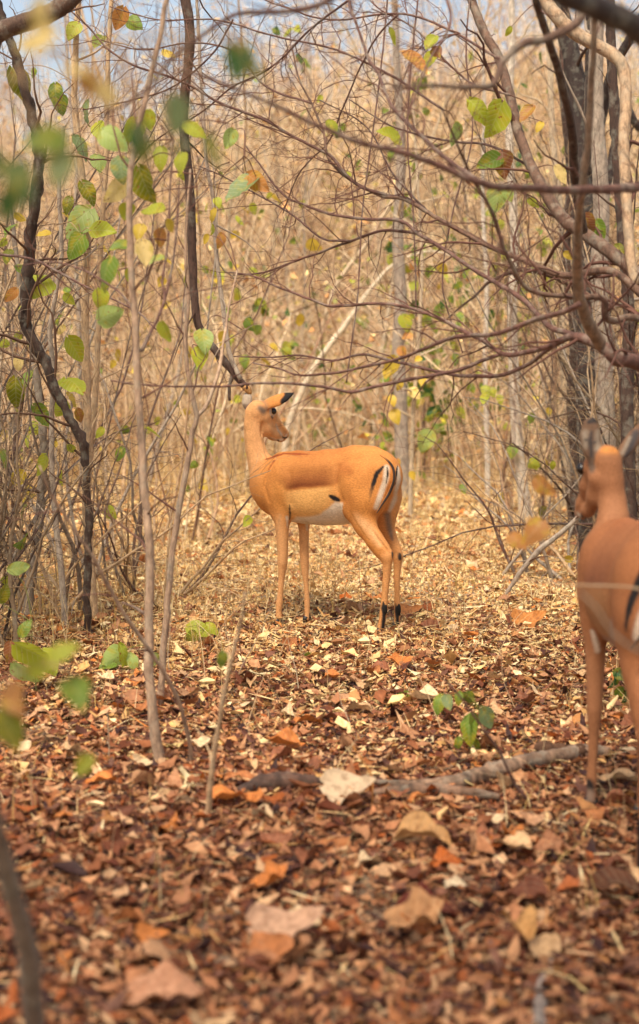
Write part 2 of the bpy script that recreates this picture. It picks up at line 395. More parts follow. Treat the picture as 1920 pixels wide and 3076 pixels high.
def leaves_into(acc, xy, size, zlift, tmpl, pal, w, tilt, rng, far_mix=None):
    n = len(xy); which = rng.integers(len(tmpl), size=n); R = rot_mats(n, tilt, rng)
    c = pal[rng.choice(len(pal), n, p=w)]
    if far_mix is not None:
        k = rng.random(n) < far_mix; c = np.where(k[:, None], PAL_F[rng.choice(len(PAL_F), n, p=WF)], c)
    c = c*rng.uniform(0.75, 1.15, (n, 1))
    z = gz(xy[:, 0], xy[:, 1])+zlift
    for k, (tv, tq) in enumerate(tmpl):
        m = np.where(which == k)[0]
        if not len(m): continue
        vv = np.einsum('nij,vj->nvi', R[m], tv-np.array([0.5, 0, 0]))*size[m][:, None, None]
        vv += np.stack([xy[m, 0], xy[m, 1], z[m]], -1)[:, None, :]
        nv = len(tv); qq = tq[None]+(np.arange(len(m))*nv)[:, None, None]
        acc.add(vv.reshape(-1, 3), qq.reshape(-1, 4), None, np.repeat(c[m], nv, 0))
RG = np.random.default_rng(11)
def tmpl(nl, nw, k):
    o = []
    for _ in range(k):
        v, q = leaf_grid(nl, nw, RG.uniform(0.35, 0.85), RG, RG.uniform(-1.5, 1.5), RG.uniform(-0.8, 1.2), 0.08)
        o.append((v+RG.normal(0, .035, v.shape), q))
    return o
T_NEAR, T_MID, T_FAR = tmpl(2, 2, 16), tmpl(2, 1, 14), tmpl(2, 1, 8)
lit = Acc()
# a flat bed, then curled leaves on it
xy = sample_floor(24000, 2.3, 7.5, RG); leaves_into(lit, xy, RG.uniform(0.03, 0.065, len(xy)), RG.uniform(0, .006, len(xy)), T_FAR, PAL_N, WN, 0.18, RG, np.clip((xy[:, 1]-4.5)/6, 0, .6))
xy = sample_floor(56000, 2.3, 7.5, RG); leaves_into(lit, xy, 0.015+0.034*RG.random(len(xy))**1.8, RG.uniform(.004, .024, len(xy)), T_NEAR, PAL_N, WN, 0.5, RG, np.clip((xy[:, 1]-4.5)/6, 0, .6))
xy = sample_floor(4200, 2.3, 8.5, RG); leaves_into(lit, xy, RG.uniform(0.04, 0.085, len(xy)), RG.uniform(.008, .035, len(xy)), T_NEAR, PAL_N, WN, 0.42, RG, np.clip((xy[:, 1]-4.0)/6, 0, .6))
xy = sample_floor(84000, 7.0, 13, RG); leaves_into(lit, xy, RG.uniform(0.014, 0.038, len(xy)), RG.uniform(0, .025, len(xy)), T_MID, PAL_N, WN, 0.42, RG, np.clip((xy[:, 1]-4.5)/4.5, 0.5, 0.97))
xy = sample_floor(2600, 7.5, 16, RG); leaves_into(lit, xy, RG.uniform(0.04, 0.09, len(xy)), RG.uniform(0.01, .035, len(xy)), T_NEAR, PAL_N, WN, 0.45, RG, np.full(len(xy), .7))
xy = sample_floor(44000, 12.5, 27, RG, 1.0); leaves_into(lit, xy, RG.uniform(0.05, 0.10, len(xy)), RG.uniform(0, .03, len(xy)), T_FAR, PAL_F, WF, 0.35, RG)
T_BIT = []
for k in range(6):                                  # straw, stalks and shreds
    v, q = leaf_grid(3, 1, RG.uniform(.03, .09), RG, RG.uniform(-.5, .5), 0, 0); v[:, 1] += .08*np.sin(v[:, 0]*RG.uniform(1, 3)); T_BIT.append((v, q))
xy = sample_floor(1500, 2.4, 8, RG); leaves_into(lit, xy, RG.uniform(.03, .14, len(xy)), RG.uniform(.012, .04, len(xy)), T_BIT, PAL_F, WF, .16, RG)
xy = sample_floor(9000, 7, 16, RG); leaves_into(lit, xy, RG.uniform(.05, .2, len(xy)), RG.uniform(.012, .045, len(xy)), T_BIT, PAL_F, WF, .16, RG)
tag(lit.build('leaf_litter', LITTER), 'deep bed of small curled brown and tan dry leaves', 'leaf litter', kind='stuff')

# single fallen leaves that can be picked out, children of the floor
RF = np.random.default_rng(5)
fxy = np.vstack([sample_floor(170, 2.6, 6.5, RF, 0.0), sample_floor(118, 6.5, 12, RF, 0.0)])
DRYC = [lin(200, 150, 108, .85), lin(222, 180, 132, .85), lin(176, 110, 62, .85), lin(206, 126, 60, .85), lin(150, 92, 62, .85), lin(232, 200, 156, .85), lin(186, 132, 92, .85), lin(122, 66, 40, .85)]
for x, y in fxy:
    o = link('fallen_leaf', DRY_ME[RF.integers(6)], None, floor)
    R = rot_mats(1, 0.3, RF)[0]; s = RF.uniform(0.055, 0.12)
    set_basis(o, np.array([x, y, gz(x, y)+0.03])-R[:, 0]*s*0.5, R[:, 0], R[:, 2], s)
    o.color = (*(np.array(DRYC[RF.integers(8)])*RF.uniform(0.8, 1.1)), 1)

# straw-coloured grass
def blades(acc, xy, h, lean, rng, pal, width):
    n = len(xy); z = gz(xy[:, 0], xy[:, 1])-0.005; a = rng.uniform(0, 2*np.pi, n); ln = np.abs(rng.normal(0, lean, n))
    d = np.stack([np.cos(a), np.sin(a)], -1); sd_ = np.stack([-np.sin(a), np.cos(a)], -1)*width[:, None]
    b = np.concatenate([xy, z[:, None]], 1); V = []
    for t, wd in ((0, 1.0), (0.4, 0.8), (0.75, 0.5), (1.0, 0.12)):
        off = np.zeros((n, 3)); off[:, :2] = d*(h*ln*t**1.8)[:, None]; off[:, 2] = h*(t-0.35*np.minimum(ln, 1.6)*t**2.2)
        s3 = np.concatenate([sd_*wd, np.zeros((n, 1))], 1); V += [b+off-s3, b+off+s3]
    V = np.stack(V, 1); q = np.array([[0, 1, 3, 2], [2, 3, 5, 4], [4, 5, 7, 6]])
    qq = q[None]+(np.arange(n)*8)[:, None, None]
    c = pal[rng.integers(len(pal), size=n)]*rng.uniform(0.75, 1.15, (n, 1))
    acc.add(V.reshape(-1, 3), qq.reshape(-1, 4), None, np.repeat(c, 8, 0))
PAL_G = np.array([lin(226, 196, 140), lin(212, 176, 116), lin(236, 212, 164), lin(190, 150, 98), lin(200, 170, 100)])*0.85
gr = Acc(); RB = np.random.default_rng(31)
def clumps(n, y0, y1, per, sd, rng, margin, keep=None):
    c = sample_floor(n, y0, y1, rng, margin)
    if keep is not None: c = c[keep(c)]
    return np.repeat(c, per, 0)+rng.normal(0, sd, (len(c)*per, 2))
xy = clumps(1300, 8.0, 20, 9, 0.05, RB, 1.0); blades(gr, xy, RB.uniform(.05, .22, len(xy)), .7, RB, PAL_G, RB.uniform(.0015, .0035, len(xy)))
xy = clumps(150, 3.4, 8.5, 6, 0.05, RB, .4); blades(gr, xy, RB.uniform(.04, .2, len(xy)), .9, RB, PAL_G, RB.uniform(.0008, .0018, len(xy)))
xy = clumps(300, 6.8, 10, 7, 0.06, RB, .4, lambda c: (c[:, 0] < -0.35)); blades(gr, xy, RB.uniform(.08, .35, len(xy)), .7, RB, PAL_G, RB.uniform(.001, .0022, len(xy)))
xy = clumps(900, 14, 27, 9, 0.09, RB, 1.5); blades(gr, xy, RB.uniform(.15, .6, len(xy)), .6, RB, PAL_G, RB.uniform(.003, .006, len(xy)))
tag(gr.build('dry_grass', STRAW), 'thin straw coloured dry grass blades across the clearing', 'grass', kind='stuff')

# ------------------------------------------------------------------ dry thicket behind the clearing
TH = np.array([.97, .90, .82])*np.array([lin(110, 82, 66), lin(222, 198, 160), lin(230, 210, 176), lin(208, 178, 142), lin(238, 222, 192), lin(196, 164, 132), lin(160, 126, 100), lin(226, 204, 166)])*1.0
def shrub_variant(seed, h, stems, spread_, leafy, tws, depth, lr, r0=.02):
    r = np.random.default_rng(seed); a = Acc()
    for s in range(stems):
        d = unit([r.normal(0, spread_), r.normal(0, spread_), 1.0]); L = h*r.uniform(0.5, 1.05)
        c = TH[r.integers(len(TH))]*r.uniform(0.8, 1.12)
        p = wander([r.normal(0, .35), r.normal(0, .35), -.1], d, L, 7, r, 0.11+.4*spread_*spread_*2, 0.0)
        rad = np.linspace(r.uniform(.5, 1)*r0, .004, 8); tube(a, p, rad, 3, c)
        twigs(a, p, rad, r, tws, lr, c, depth, 3, (0.4, 1.35), 0.08, -.03, 0.5, 0.30, 0.003, segl=.28, nmax=3)
    v = a.arrays()[0]
    if leafy:
        k = r.integers(len(v), size=leafy); xy = v[k]+r.normal(0, .06, (leafy, 3))
        R = rot_mats(leafy, 1.0, r); tv, tq = T_FAR[seed % 8]
        vv = np.einsum('nij,vj->nvi', R, tv)*r.uniform(.05, .12, leafy)[:, None, None]+xy[:, None]
        qq = tq[None]+(np.arange(leafy)*len(tv))[:, None, None]
        pal = np.array([lin(222, 176, 116), lin(206, 150, 94), lin(230, 200, 140), lin(206, 186, 66), lin(150, 160, 64)])*.88
        a.add(vv.reshape(-1, 3), qq.reshape(-1, 4), None, np.repeat(pal[r.choice(5, leafy, p=[.3, .22, .22, .14, .12])], len(tv), 0))
    return a.arrays()
VAR = [shrub_variant(100+k, [4.2, 5.4, 6.6, 4.8, 3.4, 6.2][k], 7, .36, 90, .37, 1, (.4, 1.6)) for k in range(6)]
VFAR = [shrub_variant(120+k, [4.5, 5.6, 6.4, 5][k], 10, .38, 150, .24, 0, (.5, 2.0), .03) for k in range(4)]
VUP = [shrub_variant(140+k, [2.6, 3.4, 4.2, 3.0][k], 12, .10, 40, .5, 0, (.2, .8), .012) for k in range(4)]
th = Acc(); RT = np.random.default_rng(41)
def put_shrub(acc, var, x, y, s, yaw, tint_):
    v, q, t, c = var; ca, sa = math.cos(yaw), math.sin(yaw)
    vv = np.stack([v[:, 0]*ca-v[:, 1]*sa, v[:, 0]*sa+v[:, 1]*ca, v[:, 2]], -1)*s+np.array([x, y, float(gz(x, y))])
    acc.add(vv, q, None, c*tint_)
for vs_, y0, y1, n in ((VUP, 15.5, 22, 44), (VAR, 19, 25, 50), (VAR, 25, 33, 54), (VFAR, 30, 40, 62), (VFAR, 40, 54, 70), (VFAR, 54, 75, 56)):
    for _ in range(n):
        y = RT.uniform(y0, y1); x = RT.uniform(-1, 1)*(0.225*y+1.0)
        if y < 18 and abs(x) < .6: continue
        put_shrub(th, vs_[RT.integers(len(vs_))], x, y, RT.uniform(.75, 1.15)*(1.35 if y > 54 else 1.2 if y > 25 else 1), RT.uniform(0, 6.28), RT.uniform(.85, 1.1))
print('thicket verts', th.n, 'litter verts', lit.n)
tag(th.build('dry_thicket', TWIG), 'dense mass of dry leafless brush rising behind the clearing', 'thicket', kind='stuff')

# ------------------------------------------------------------------ impalas: smooth union of tapered capsules, meshed with surface nets
def sd_roundcone(p, a, b, r1, r2):
    ba = b-a; l2 = float(ba@ba)+1e-12; rr = r1-r2
    if rr*rr >= l2*0.98:
        k = 0.98*math.sqrt(l2)/abs(rr); m_ = (r1+r2)/2; r1 = m_+(r1-m_)*k; r2 = m_+(r2-m_)*k; rr = r1-r2
    a2 = l2-rr*rr; il2 = 1/l2; pa = p-a; y = pa@ba; z = y-l2
    w = pa*l2-y[..., None]*ba; x2 = np.einsum('...i,...i->...', w, w); y2 = y*y*l2; z2 = z*z*l2
    k = np.sign(rr)*rr*rr*x2
    d = (np.sqrt(np.maximum(x2*a2*il2, 0))+y*rr)*il2-r1
    c1 = np.sign(z)*a2*z2 > k; c2 = np.sign(y)*a2*y2 < k
    d = np.where(c1, np.sqrt(x2+z2)*il2-r2, np.where(c2, np.sqrt(x2+y2)*il2-r1, d))
    return d
def stretch(p, n, s):
    return p if n is None else p+(s-1)*(p@n)[..., None]*n
def prim_d(p, pr):
    a, b, r1, r2, n, s = pr['a'], pr['b'], pr['r1'], pr['r2'], pr['n'], pr['s']
    d = sd_roundcone(stretch(p, n, s), stretch(a, n, s), stretch(b, n, s), r1, r2)
    return d/(1.0 if n is None else math.sqrt(s))
def surface_nets(f, o, h):
    s = f < 0; nx, ny, nz = f.shape
    cnt = np.zeros((nx-1, ny-1, nz-1), np.int8)
    for i in (0, 1):
        for j in (0, 1):
            for k in (0, 1): cnt += s[i:nx-1+i, j:ny-1+j, k:nz-1+k]
    cells = np.argwhere((cnt > 0) & (cnt < 8)); idx = -np.ones(cnt.shape, np.int64)
    idx[tuple(cells.T)] = np.arange(len(cells)); acc = np.zeros((len(cells), 3)); num = np.zeros(len(cells))
    cs = [np.array(c) for c in ((0, 0, 0), (1, 0, 0), (0, 1, 0), (1, 1, 0), (0, 0, 1), (1, 0, 1), (0, 1, 1), (1, 1, 1))]
    for a in range(8):
        for b in range(a+1, 8):
            if np.abs(cs[a]-cs[b]).sum() != 1: continue
            fa = f[tuple((cells+cs[a]).T)]; fb = f[tuple((cells+cs[b]).T)]; m = (fa < 0) != (fb < 0)
            t = np.where(m, fa/np.where(m, fa-fb, 1), 0)
            acc += m[:, None]*(cs[a]+t[:, None]*(cs[b]-cs[a])); num += m
    V = (cells+acc/num[:, None])*h+o; Q = []
    for ax in range(3):
        sl0 = [slice(None)]*3; sl1 = [slice(None)]*3; sl0[ax] = slice(0, -1); sl1[ax] = slice(1, None)
        e = np.argwhere(s[tuple(sl0)] != s[tuple(sl1)]); b, c = (ax+1) % 3, (ax+2) % 3
        e = e[(e[:, b] > 0) & (e[:, c] > 0)]
        db = np.eye(3, dtype=int)[b]; dc = np.eye(3, dtype=int)[c]
        q = np.stack([idx[tuple(x.T)] for x in (e, e-db, e-db-dc, e-dc)], -1)
        flip = ~s[tuple(e.T)]; q[flip] = q[flip][:, ::-1]; Q.append(q)
    return V, np.vstack(Q)
def smin(a, b, k):
    h = np.clip(0.5+0.5*(b-a)/k, 0, 1); return b*(1-h)+a*h-k*h*(1-h)
def mesh_sdf(prims, h=0.0065):
    pts = np.array([x[k] for x in prims for k in ('a', 'b')]); rm = max(max(x['r1'], x['r2']) for x in prims)
    lo = pts.min(0)-rm-.03; hi = pts.max(0)+rm+.03; n = np.ceil((hi-lo)/h).astype(int)
    f = np.full(n, 0.2)
    ax = [lo[i]+np.arange(n[i])*h for i in range(3)]
    units = []                                      # slim limbs: plain union inside one chain, so that joints do not swell
    for pr in prims:
        if units and pr['k'] <= .0125 and units[-1][0]['c'] == pr['c']: units[-1].append(pr)
        else: units.append([pr])
    for un in units:
        r = max(max(u['r1'], u['r2']) for u in un)+0.05
        a = np.min([np.minimum(u['a'], u['b']) for u in un], 0)-r; b = np.max([np.maximum(u['a'], u['b']) for u in un], 0)+r
        i0 = np.maximum(((a-lo)/h).astype(int), 0); i1 = np.minimum(((b-lo)/h).astype(int)+1, n)
        sl = tuple(slice(i0[i], i1[i]) for i in range(3))
        X = np.stack(np.meshgrid(*[ax[i][sl[i]] for i in range(3)], indexing='ij'), -1); d = prim_d(X, un[0])
        for u in un[1:]: d = np.minimum(d, prim_d(X, u))
        f[sl] = smin(f[sl], d, un[0]['k'])
    return surface_nets(f, lo, h)

def vnormals(V, Q):
    d1 = V[Q[:, 2]]-V[Q[:, 0]]; d2 = V[Q[:, 3]]-V[Q[:, 1]]; n = np.cross(d1, d2); N = np.zeros_like(V)
    for k in range(4): np.add.at(N, Q[:, k], n)
    return N/(np.linalg.norm(N, axis=1)[:, None]+1e-12)
S1 = 2.3625                                         # enlargement used when reading the standing impala's outline
def c1(x, y): return (660+x/S1, 1130+y/S1)
hind_g = G(*c1(1203, 1806)); front_g = G(*c1(522, 1728))
class Frame:
    def __init__(s, o, f):
        s.o = np.array([o[0], o[1], 0.0]); s.f = unit([f[0], f[1], 0]); s.l = np.cross([0, 0, 1.0], s.f); s.M = np.stack([s.f, s.l, [0, 0, 1.0]])
    def loc(s, p): return (np.asarray(p)-s.o)@s.M.T
    def wor(s, p): return np.asarray(p)@s.M+s.o
    def side(s, px, py, b):                         # pixel -> local point on the vertical plane at sideways offset b
        d = ray(px, py); t = (b-(CAM-s.o)@s.l)/(d@s.l); return s.loc(CAM+d*t)
    def at(s, px, py, Y): return s.loc(P(px, py, Y))
FR1 = Frame((hind_g+front_g)/2, front_g-hind_g)
K1 = float(np.linalg.norm(FR1.o-CAM))/F_PX/S1       # metres per enlarged pixel
BN = np.array([0, 1.0, 0])
CH = [0]
def chain(prims, pts, grp, k=0.02, n=None, s=1.0):
    CH[0] += 1
    for (a, ra), (b, rb) in zip(pts[:-1], pts[1:]):
        prims.append(dict(a=np.asarray(a, float), b=np.asarray(b, float), r1=ra, r2=rb, n=n, s=s, k=k, g=grp, c=CH[0]))
def sc(lst, fr=FR1):                                # [(x,y,r,b)] enlarged pixels -> [(local, radius)]
    return [(fr.side(*c1(x, y), b), r*K1) for x, y, r, b in lst]
body = []
chain(body, sc([(345, 770, 150, 0), (420, 785, 205, 0), (510, 790, 232, 0), (620, 798, 240, 0), (740, 800, 247, 0), (860, 790, 250, 0),
                (960, 758, 236, 0), (1060, 722, 205, 0), (1130, 712, 165, 0), (1168, 705, 118, 0)]), 'trunk', 0.03, BN, 1.38)
chain(body, sc([(440, 600, 52, 0), (560, 590, 42, 0), (760, 585, 40, 0), (960, 560, 42, 0), (1080, 565, 45, 0)]), 'trunk', 0.04, None)
hn = sc([(1010, 735, 175, .055), (1030, 850, 158, .06), (1000, 940, 112, .07), (1035, 1060, 74, .08), (1102, 1165, 57, .085), (1150, 1235, 49, .085), (1186, 1290, 43, .085)])
chain(body, hn, 'hind', 0.03, BN, 1.5)
chain(body, sc([(1186, 1285, 42, .085), (1190, 1330, 33, .085), (1186, 1400, 27, .085), (1174, 1540, 23, .085), (1168, 1630, 27, .085), (1162, 1680, 26, .085), (1152, 1745, 24, .085), (1146, 1785, 25, .085)]), 'hindlow', 0.01)
chain(body, sc([(1080, 1085, 26, .085), (1150, 1165, 20, .085), (1216, 1262, 15, .085)]), 'hindlow', 0.012)     # heel tendon
chain(body, sc([(1120, 720, 165, -.055), (1150, 850, 140, -.06), (1165, 950, 95, -.07), (1175, 1045, 60, -.08), (1208, 1140, 40, -.085), (1245, 1230, 36, -.085), (1264, 1290, 33, -.085)]), 'hindfar', 0.03, BN, 1.5)
chain(body, sc([(1264, 1288, 32, -.085), (1262, 1350, 26, -.085), (1259, 1420, 22, -.085), (1258, 1550, 19, -.085), (1262, 1640, 23, -.085), (1261, 1690, 23, -.085), (1257, 1750, 21, -.085), (1255, 1795, 23, -.085)]), 'hindlow', 0.01)
chain(body, sc([(1205, 1085, 20, -.085), (1250, 1175, 15, -.085), (1286, 1272, 12, -.085)]), 'hindlow', 0.012)
chain(body, sc([(450, 720, 135, .05), (425, 850, 105, .06), (432, 960, 72, .07), (444, 1040, 50, .07)]), 'shoulder', 0.03, BN, 1.5)
chain(body, sc([(442, 1010, 54, .07), (444, 1100, 47, .07), (447, 1240, 39, .07), (447, 1320, 37, .07), (444, 1370, 30, .07), (438, 1440, 23, .07), (430, 1540, 22, .07), (424, 1610, 25, .07), (420, 1660, 22, .07), (420, 1705, 23, .07)]), 'front', 0.012)
chain(body, sc([(560, 850, 90, -.05), (590, 960, 62, -.06), (596, 1040, 44, -.06)]), 'shoulder', 0.03, BN, 1.4)
chain(body, sc([(594, 1010, 46, -.06), (597, 1090, 38, -.06), (601, 1250, 33, -.06), (603, 1330, 31, -.06), (606, 1380, 27, -.06), (611, 1450, 20, -.06), (618, 1540, 19, -.06), (622, 1620, 22, -.06), (622, 1670, 20, -.06), (622, 1715, 22, -.06)]), 'front', 0.012)
BODY_COMMON = [dict(p) for p in body]
# neck and head of the standing one, looking back over its shoulder
chain(body, sc([(375, 740, 130, 0), (330, 690, 104, 0), (283, 610, 80, 0), (256, 520, 68, 0), (243, 430, 62, 0), (238, 340, 60, 0), (244, 262, 58, 0), (262, 228, 52, 0)]), 'neck', 0.03, BN, 1.1)
Yp = float(FR1.wor(FR1.side(*c1(262, 235), 0))[1])
def hd(x, y, r, dy): return (FR1.at(*c1(x, y), Yp+dy), r*K1)
chain(body, [hd(285, 240, 62, .0), hd(335, 255, 62, .04)], 'head', 0.025)
chain(body, [hd(335, 255, 60, .04), hd(378, 325, 50, .085), hd(430, 380, 36, .12), hd(456, 408, 31, .14), hd(464, 416, 26, .145)], 'head', 0.02)
chain(body, [hd(300, 290, 62, .01), hd(325, 370, 52, .035), hd(380, 412, 40, .08), hd(432, 438, 26, .12), hd(446, 440, 20, .13)], 'head', 0.02)
chain(body, [hd(392, 252, 16, .072), hd(402, 262, 12, .078)], 'head', 0.015)     # brow over the eye
en = unit(FR1.M@(-CAM_F+0.4*CAM_U))                 # ear blades are thin along this axis
chain(body, [hd(285, 226, 24, -.01), hd(345, 197, 42, -.015), hd(405, 174, 47, -.015), hd(455, 152, 40, -.01), hd(500, 130, 20, -.005), hd(530, 116, 6, 0)], 'ear', 0.01, en, 2.6)
chain(body, [hd(208, 236, 28, .05), hd(194, 192, 38, .06), hd(196, 152, 36, .065), hd(202, 116, 15, .07)], 'earfar', 0.008, en, 2.2)
V1, Q1 = mesh_sdf(body)

def groups_of(V, prims):
    D = np.stack([prim_d(V, p) for p in prims]); names = np.array([p['g'] for p in prims])
    W = np.exp(-(D-D.min(0))/.010); W /= W.sum(0)
    return names[np.argmin(D, 0)], lambda *g: W[np.isin(names, g)].sum(0)
def sstep(x, a, b): t = np.clip((x-a)/(b-a), 0, 1); return t*t*(3-2*t)
def vnoise(p, f, seed):
    r = np.random.default_rng(seed); o = np.zeros(len(p))
    for _ in range(7): o += np.sin(p@(r.normal(size=3)*f)+r.uniform(0, 6.28))
    return o/7
def lerp(c, col, m): return c*(1-m[:, None])+np.asarray(col)*m[:, None]
def line_d(V, pts):
    d = np.full(len(V), 9.0); pts = np.asarray(pts)
    for a, b in zip(pts[:-1], pts[1:]):
        ab = b-a; t = np.clip(((V-a)@ab)/(ab@ab+1e-12), 0, 1); d = np.minimum(d, np.linalg.norm(V-a-t[:, None]*ab, axis=1))
    return d
C_BASE, C_FAWN = np.array(lin(220, 146, 74, .8)), np.array(lin(228, 172, 116, .84))
C_SAD, C_WHITE, C_BLK = np.array(lin(132, 52, 14, .5)), np.array(lin(232, 212, 186, .85)), np.array([.012, .010, .010])
C_GREY = np.array(lin(140, 116, 98, .75))
def zl(fr, pts, b): p = np.array([fr.side(*c1(x, y), b) for x, y in pts]); p = p[np.argsort(p[:, 0])]; return p[:, 0], p[:, 2]
SAD = zl(FR1, [(430, 760), (490, 812), (640, 796), (830, 776), (900, 720)], .11)
BEL = zl(FR1, [(470, 1030), (540, 998), (640, 995), (730, 975), (790, 935), (850, 885), (910, 900), (960, 960)], .09)
SAD_A0, SAD_A1 = FR1.side(*c1(835, 780), .11)[0], FR1.side(*c1(480, 800), .11)[0]
def fur_base(V, prims):
    g, wt = groups_of(V, prims); c = np.tile(C_BASE, (len(V), 1)); nz_ = vnoise(V, 30, 3); a, b, z = V.T
    c = lerp(c, C_FAWN, wt('neck', 'head', 'front')*.85)
    c = lerp(c, C_FAWN, wt('hindlow', 'hindfar')*.5)
    zs = np.interp(a, *SAD); zb = np.interp(a, *BEL)
    tr = wt('trunk')
    nb_ = vnoise(V, 16, 5); inn = sstep(a+nz_*.03, SAD_A0-.07, SAD_A0+.10)*(1-sstep(a+nb_*.06, SAD_A1-.10, SAD_A1+.09))
    c = lerp(c, C_SAD, tr*inn*sstep(z+nz_*.008, zs-.006, zs+.016)*np.exp(-(np.clip(z-zs+.03*nb_, 0, None)/.105)**1.5)*np.clip(.92+.4*nb_+.35*sstep(a, SAD_A1-.24, SAD_A1-.06), 0, 1))      # rufous saddle, fading to the spine
    c = lerp(c, lin(232, 176, 104, .9), tr*inn*(1-sstep(z, zs-.010, zs+.004)))                                # pale flank band
    top = sstep(z, zs+.13, zs+.2)*tr; c = lerp(c, lin(190, 112, 52, .78), top*.5)
    c = lerp(c, C_SAD*1.15, tr*np.exp(-((a-SAD_A0+.05)**2/.0016+(z-.80)**2/.0035))*.6)                         # darker patch by the hip
    c = lerp(c, C_WHITE, np.isin(g, ['trunk', 'hindfar', 'hind'])*(1-sstep(z+nz_*.006, zb-.012, zb+.008))*(g == 'trunk'))
    return c, g
FRH = FR1; bv = BVHTree.FromPolygons([Vector(x) for x in FR1.wor(V1)], [tuple(map(int, x)) for x in Q1])
def hit(x, y):                                      # enlarged pixel -> local point on the coat
    d = Vector(ray(*c1(x, y))).normalized(); h = bv.ray_cast(Vector(CAM), d)
    return None if h[0] is None else FRH.loc(np.array(h[0]))
def stroke(V, c, pts, hw, col, soft=.25, mirror=False):
    n = []; hws = []; hk = np.atleast_1d(np.asarray(hw, float)); m = len(pts)-1
    for i, ((x0, y0), (x1, y1)) in enumerate(zip(pts[:-1], pts[1:])):
        for t in np.linspace(0, 1, 9):
            q = hit(x0+(x1-x0)*t, y0+(y1-y0)*t)
            if q is not None: n.append(q); hws.append(np.interp((i+t)/m, np.linspace(0, 1, len(hk)), hk) if len(hk) > 1 else hk[0])
    if len(n) < 2: return c
    n = np.array(n); w = np.array(hws)*K1
    for sg in ((1, -1) if mirror else (1,)):
        r = np.full(len(V), 9.0)
        for p_, w_ in zip(n*np.array([1, sg, 1]), w): r = np.minimum(r, np.linalg.norm(V-p_, axis=1)/w_)
        c = lerp(c, col, 1-sstep(r+.12*vnoise(V, 160, 8), 1-soft, 1+soft))
    return c
def dent(V, N, pts, hw, depth, mirror=True):
    n = [hit(x0+(x1-x0)*t, y0+(y1-y0)*t) for (x0, y0), (x1, y1) in zip(pts[:-1], pts[1:]) for t in np.linspace(0, 1, 7)]
    n = np.array([q for q in n if q is not None]); out = V.copy()
    for sg in ((1, -1) if mirror else (1,)):
        d = line_d(V, n*np.array([1, sg, 1])); out -= N*(depth*np.exp(-(d/(hw*K1))**2))[:, None]
    return out
N1 = vnormals(V1, Q1); V0 = V1
# muscle relief: shoulder blade, fold behind the elbow, flank and thigh hollows, tendon groove, cheek
for pts, hw, dp in (([(395, 590), (340, 680), (318, 780), (345, 880)], 16, .006), ([(500, 690), (495, 800), (500, 900)], 26, .006), ([(838, 640), (826, 720), (836, 800), (866, 880)], 24, .008), ([(890, 600), (980, 590)], 40, .006),
                    ([(1085, 1100), (1130, 1165), (1195, 1245)], 9, .005), ([(1175, 1330), (1168, 1540)], 6, .003), ([(560, 640), (760, 640)], 40, -.004), ([(930, 780), (960, 900)], 50, -.006), ([(1060, 640), (1010, 760)], 40, -.005),
                    ([(430, 700), (400, 820)], 40, -.005), ([(300, 330), (298, 420)], 10, .005), ([(350, 330), (390, 380)], 10, .003), ([(270, 300), (275, 500), (300, 580)], 14, .003), ([(445, 1290), (446, 1340)], 16, -.003)):
    V1 = V1+(dent(V0, N1, pts, hw, dp)-V0)
V1 = V1+N1*(.0014*vnoise(V1, 45, 12))[:, None]
col1, g1 = fur_base(V1, body)
earm = g1 == 'ear'; e0, e1 = hd(285, 226, 1, -.01)[0], hd(530, 116, 1, 0)[0]
te = ((V1-e0)@(e1-e0))/((e1-e0)@(e1-e0))
col1 = lerp(col1, C_BLK, earm*sstep(te+.10*np.sin((V1-e0)@(FR1.M@CAM_U)*60), .62, .68)); col1 = lerp(col1, C_GREY, earm*(1-sstep(te, .1, .32))*.7)
ef = g1 == 'earfar'; ez = FR1.wor(V1)[:, 2]; z0, z1 = P(*c1(200, 232), Yp)[2], P(*c1(200, 115), Yp)[2]; tz = (ez-z0)/(z1-z0)
col1 = lerp(col1, C_WHITE*.6, ef*1.0); col1 = lerp(col1, C_GREY*.8, ef*(1-sstep(tz, .15, .42))); col1 = lerp(col1, C_BLK*3, ef*sstep(tz, .82, .92))
S_ = lambda pts, hw, col, soft=.25, mirror=False: stroke(V1, col1, pts, hw, col, soft, mirror)
col1 = S_([(1186, 650), (1178, 740), (1140, 850), (1112, 930)], 20, C_WHITE, .5, True)
col1 = S_([(1160, 645), (1115, 690), (1082, 790), (1056, 905)], [7, 15, 15, 12, 4], C_BLK, .3, True)
col1 = S_([(1268, 650), (1272, 740), (1240, 880), (1205, 960)], [14, 24, 20, 12], C_WHITE*.85, .8)
col1 = S_([(1190, 640), (1192, 690), (1184, 755)], [3, 8, 3], C_BLK, .4)
col1 = S_([(1262, 640), (1252, 700), (1242, 770)], [5, 11, 4], C_BLK, .3)
col1 = S_([(784, 852), (815, 866), (846, 880)], [11, 20, 12], C_BLK, .3, True)
col1 = S_([(495, 918), (500, 965), (498, 1015)], [4, 8, 5], C_BLK*2, .4)
col1 = S_([(478, 1000), (484, 1080)], [10, 4], C_WHITE, .8)
col1 = S_([(618, 1035), (622, 1090)], [16, 6], C_WHITE*.85, .9)
col1 = S_([(1190, 985), (1205, 1080), (1225, 1160)], [24, 20, 8], C_GREY*1.25, .9)
for pts, hw in (([(1160, 1605), (1163, 1645), (1168, 1695)], [6, 20, 10]), ([(1197, 1630), (1196, 1660), (1192, 1695)], [3, 10, 4]), ([(1168, 1700), (1160, 1780)], 16), ([(1250, 1620), (1254, 1660), (1262, 1720), (1262, 1795)], [6, 17, 13, 18]), ([(1278, 1640), (1280, 1690)], 9)):
    col1 = S_(pts, hw, C_BLK*1.5, .35)
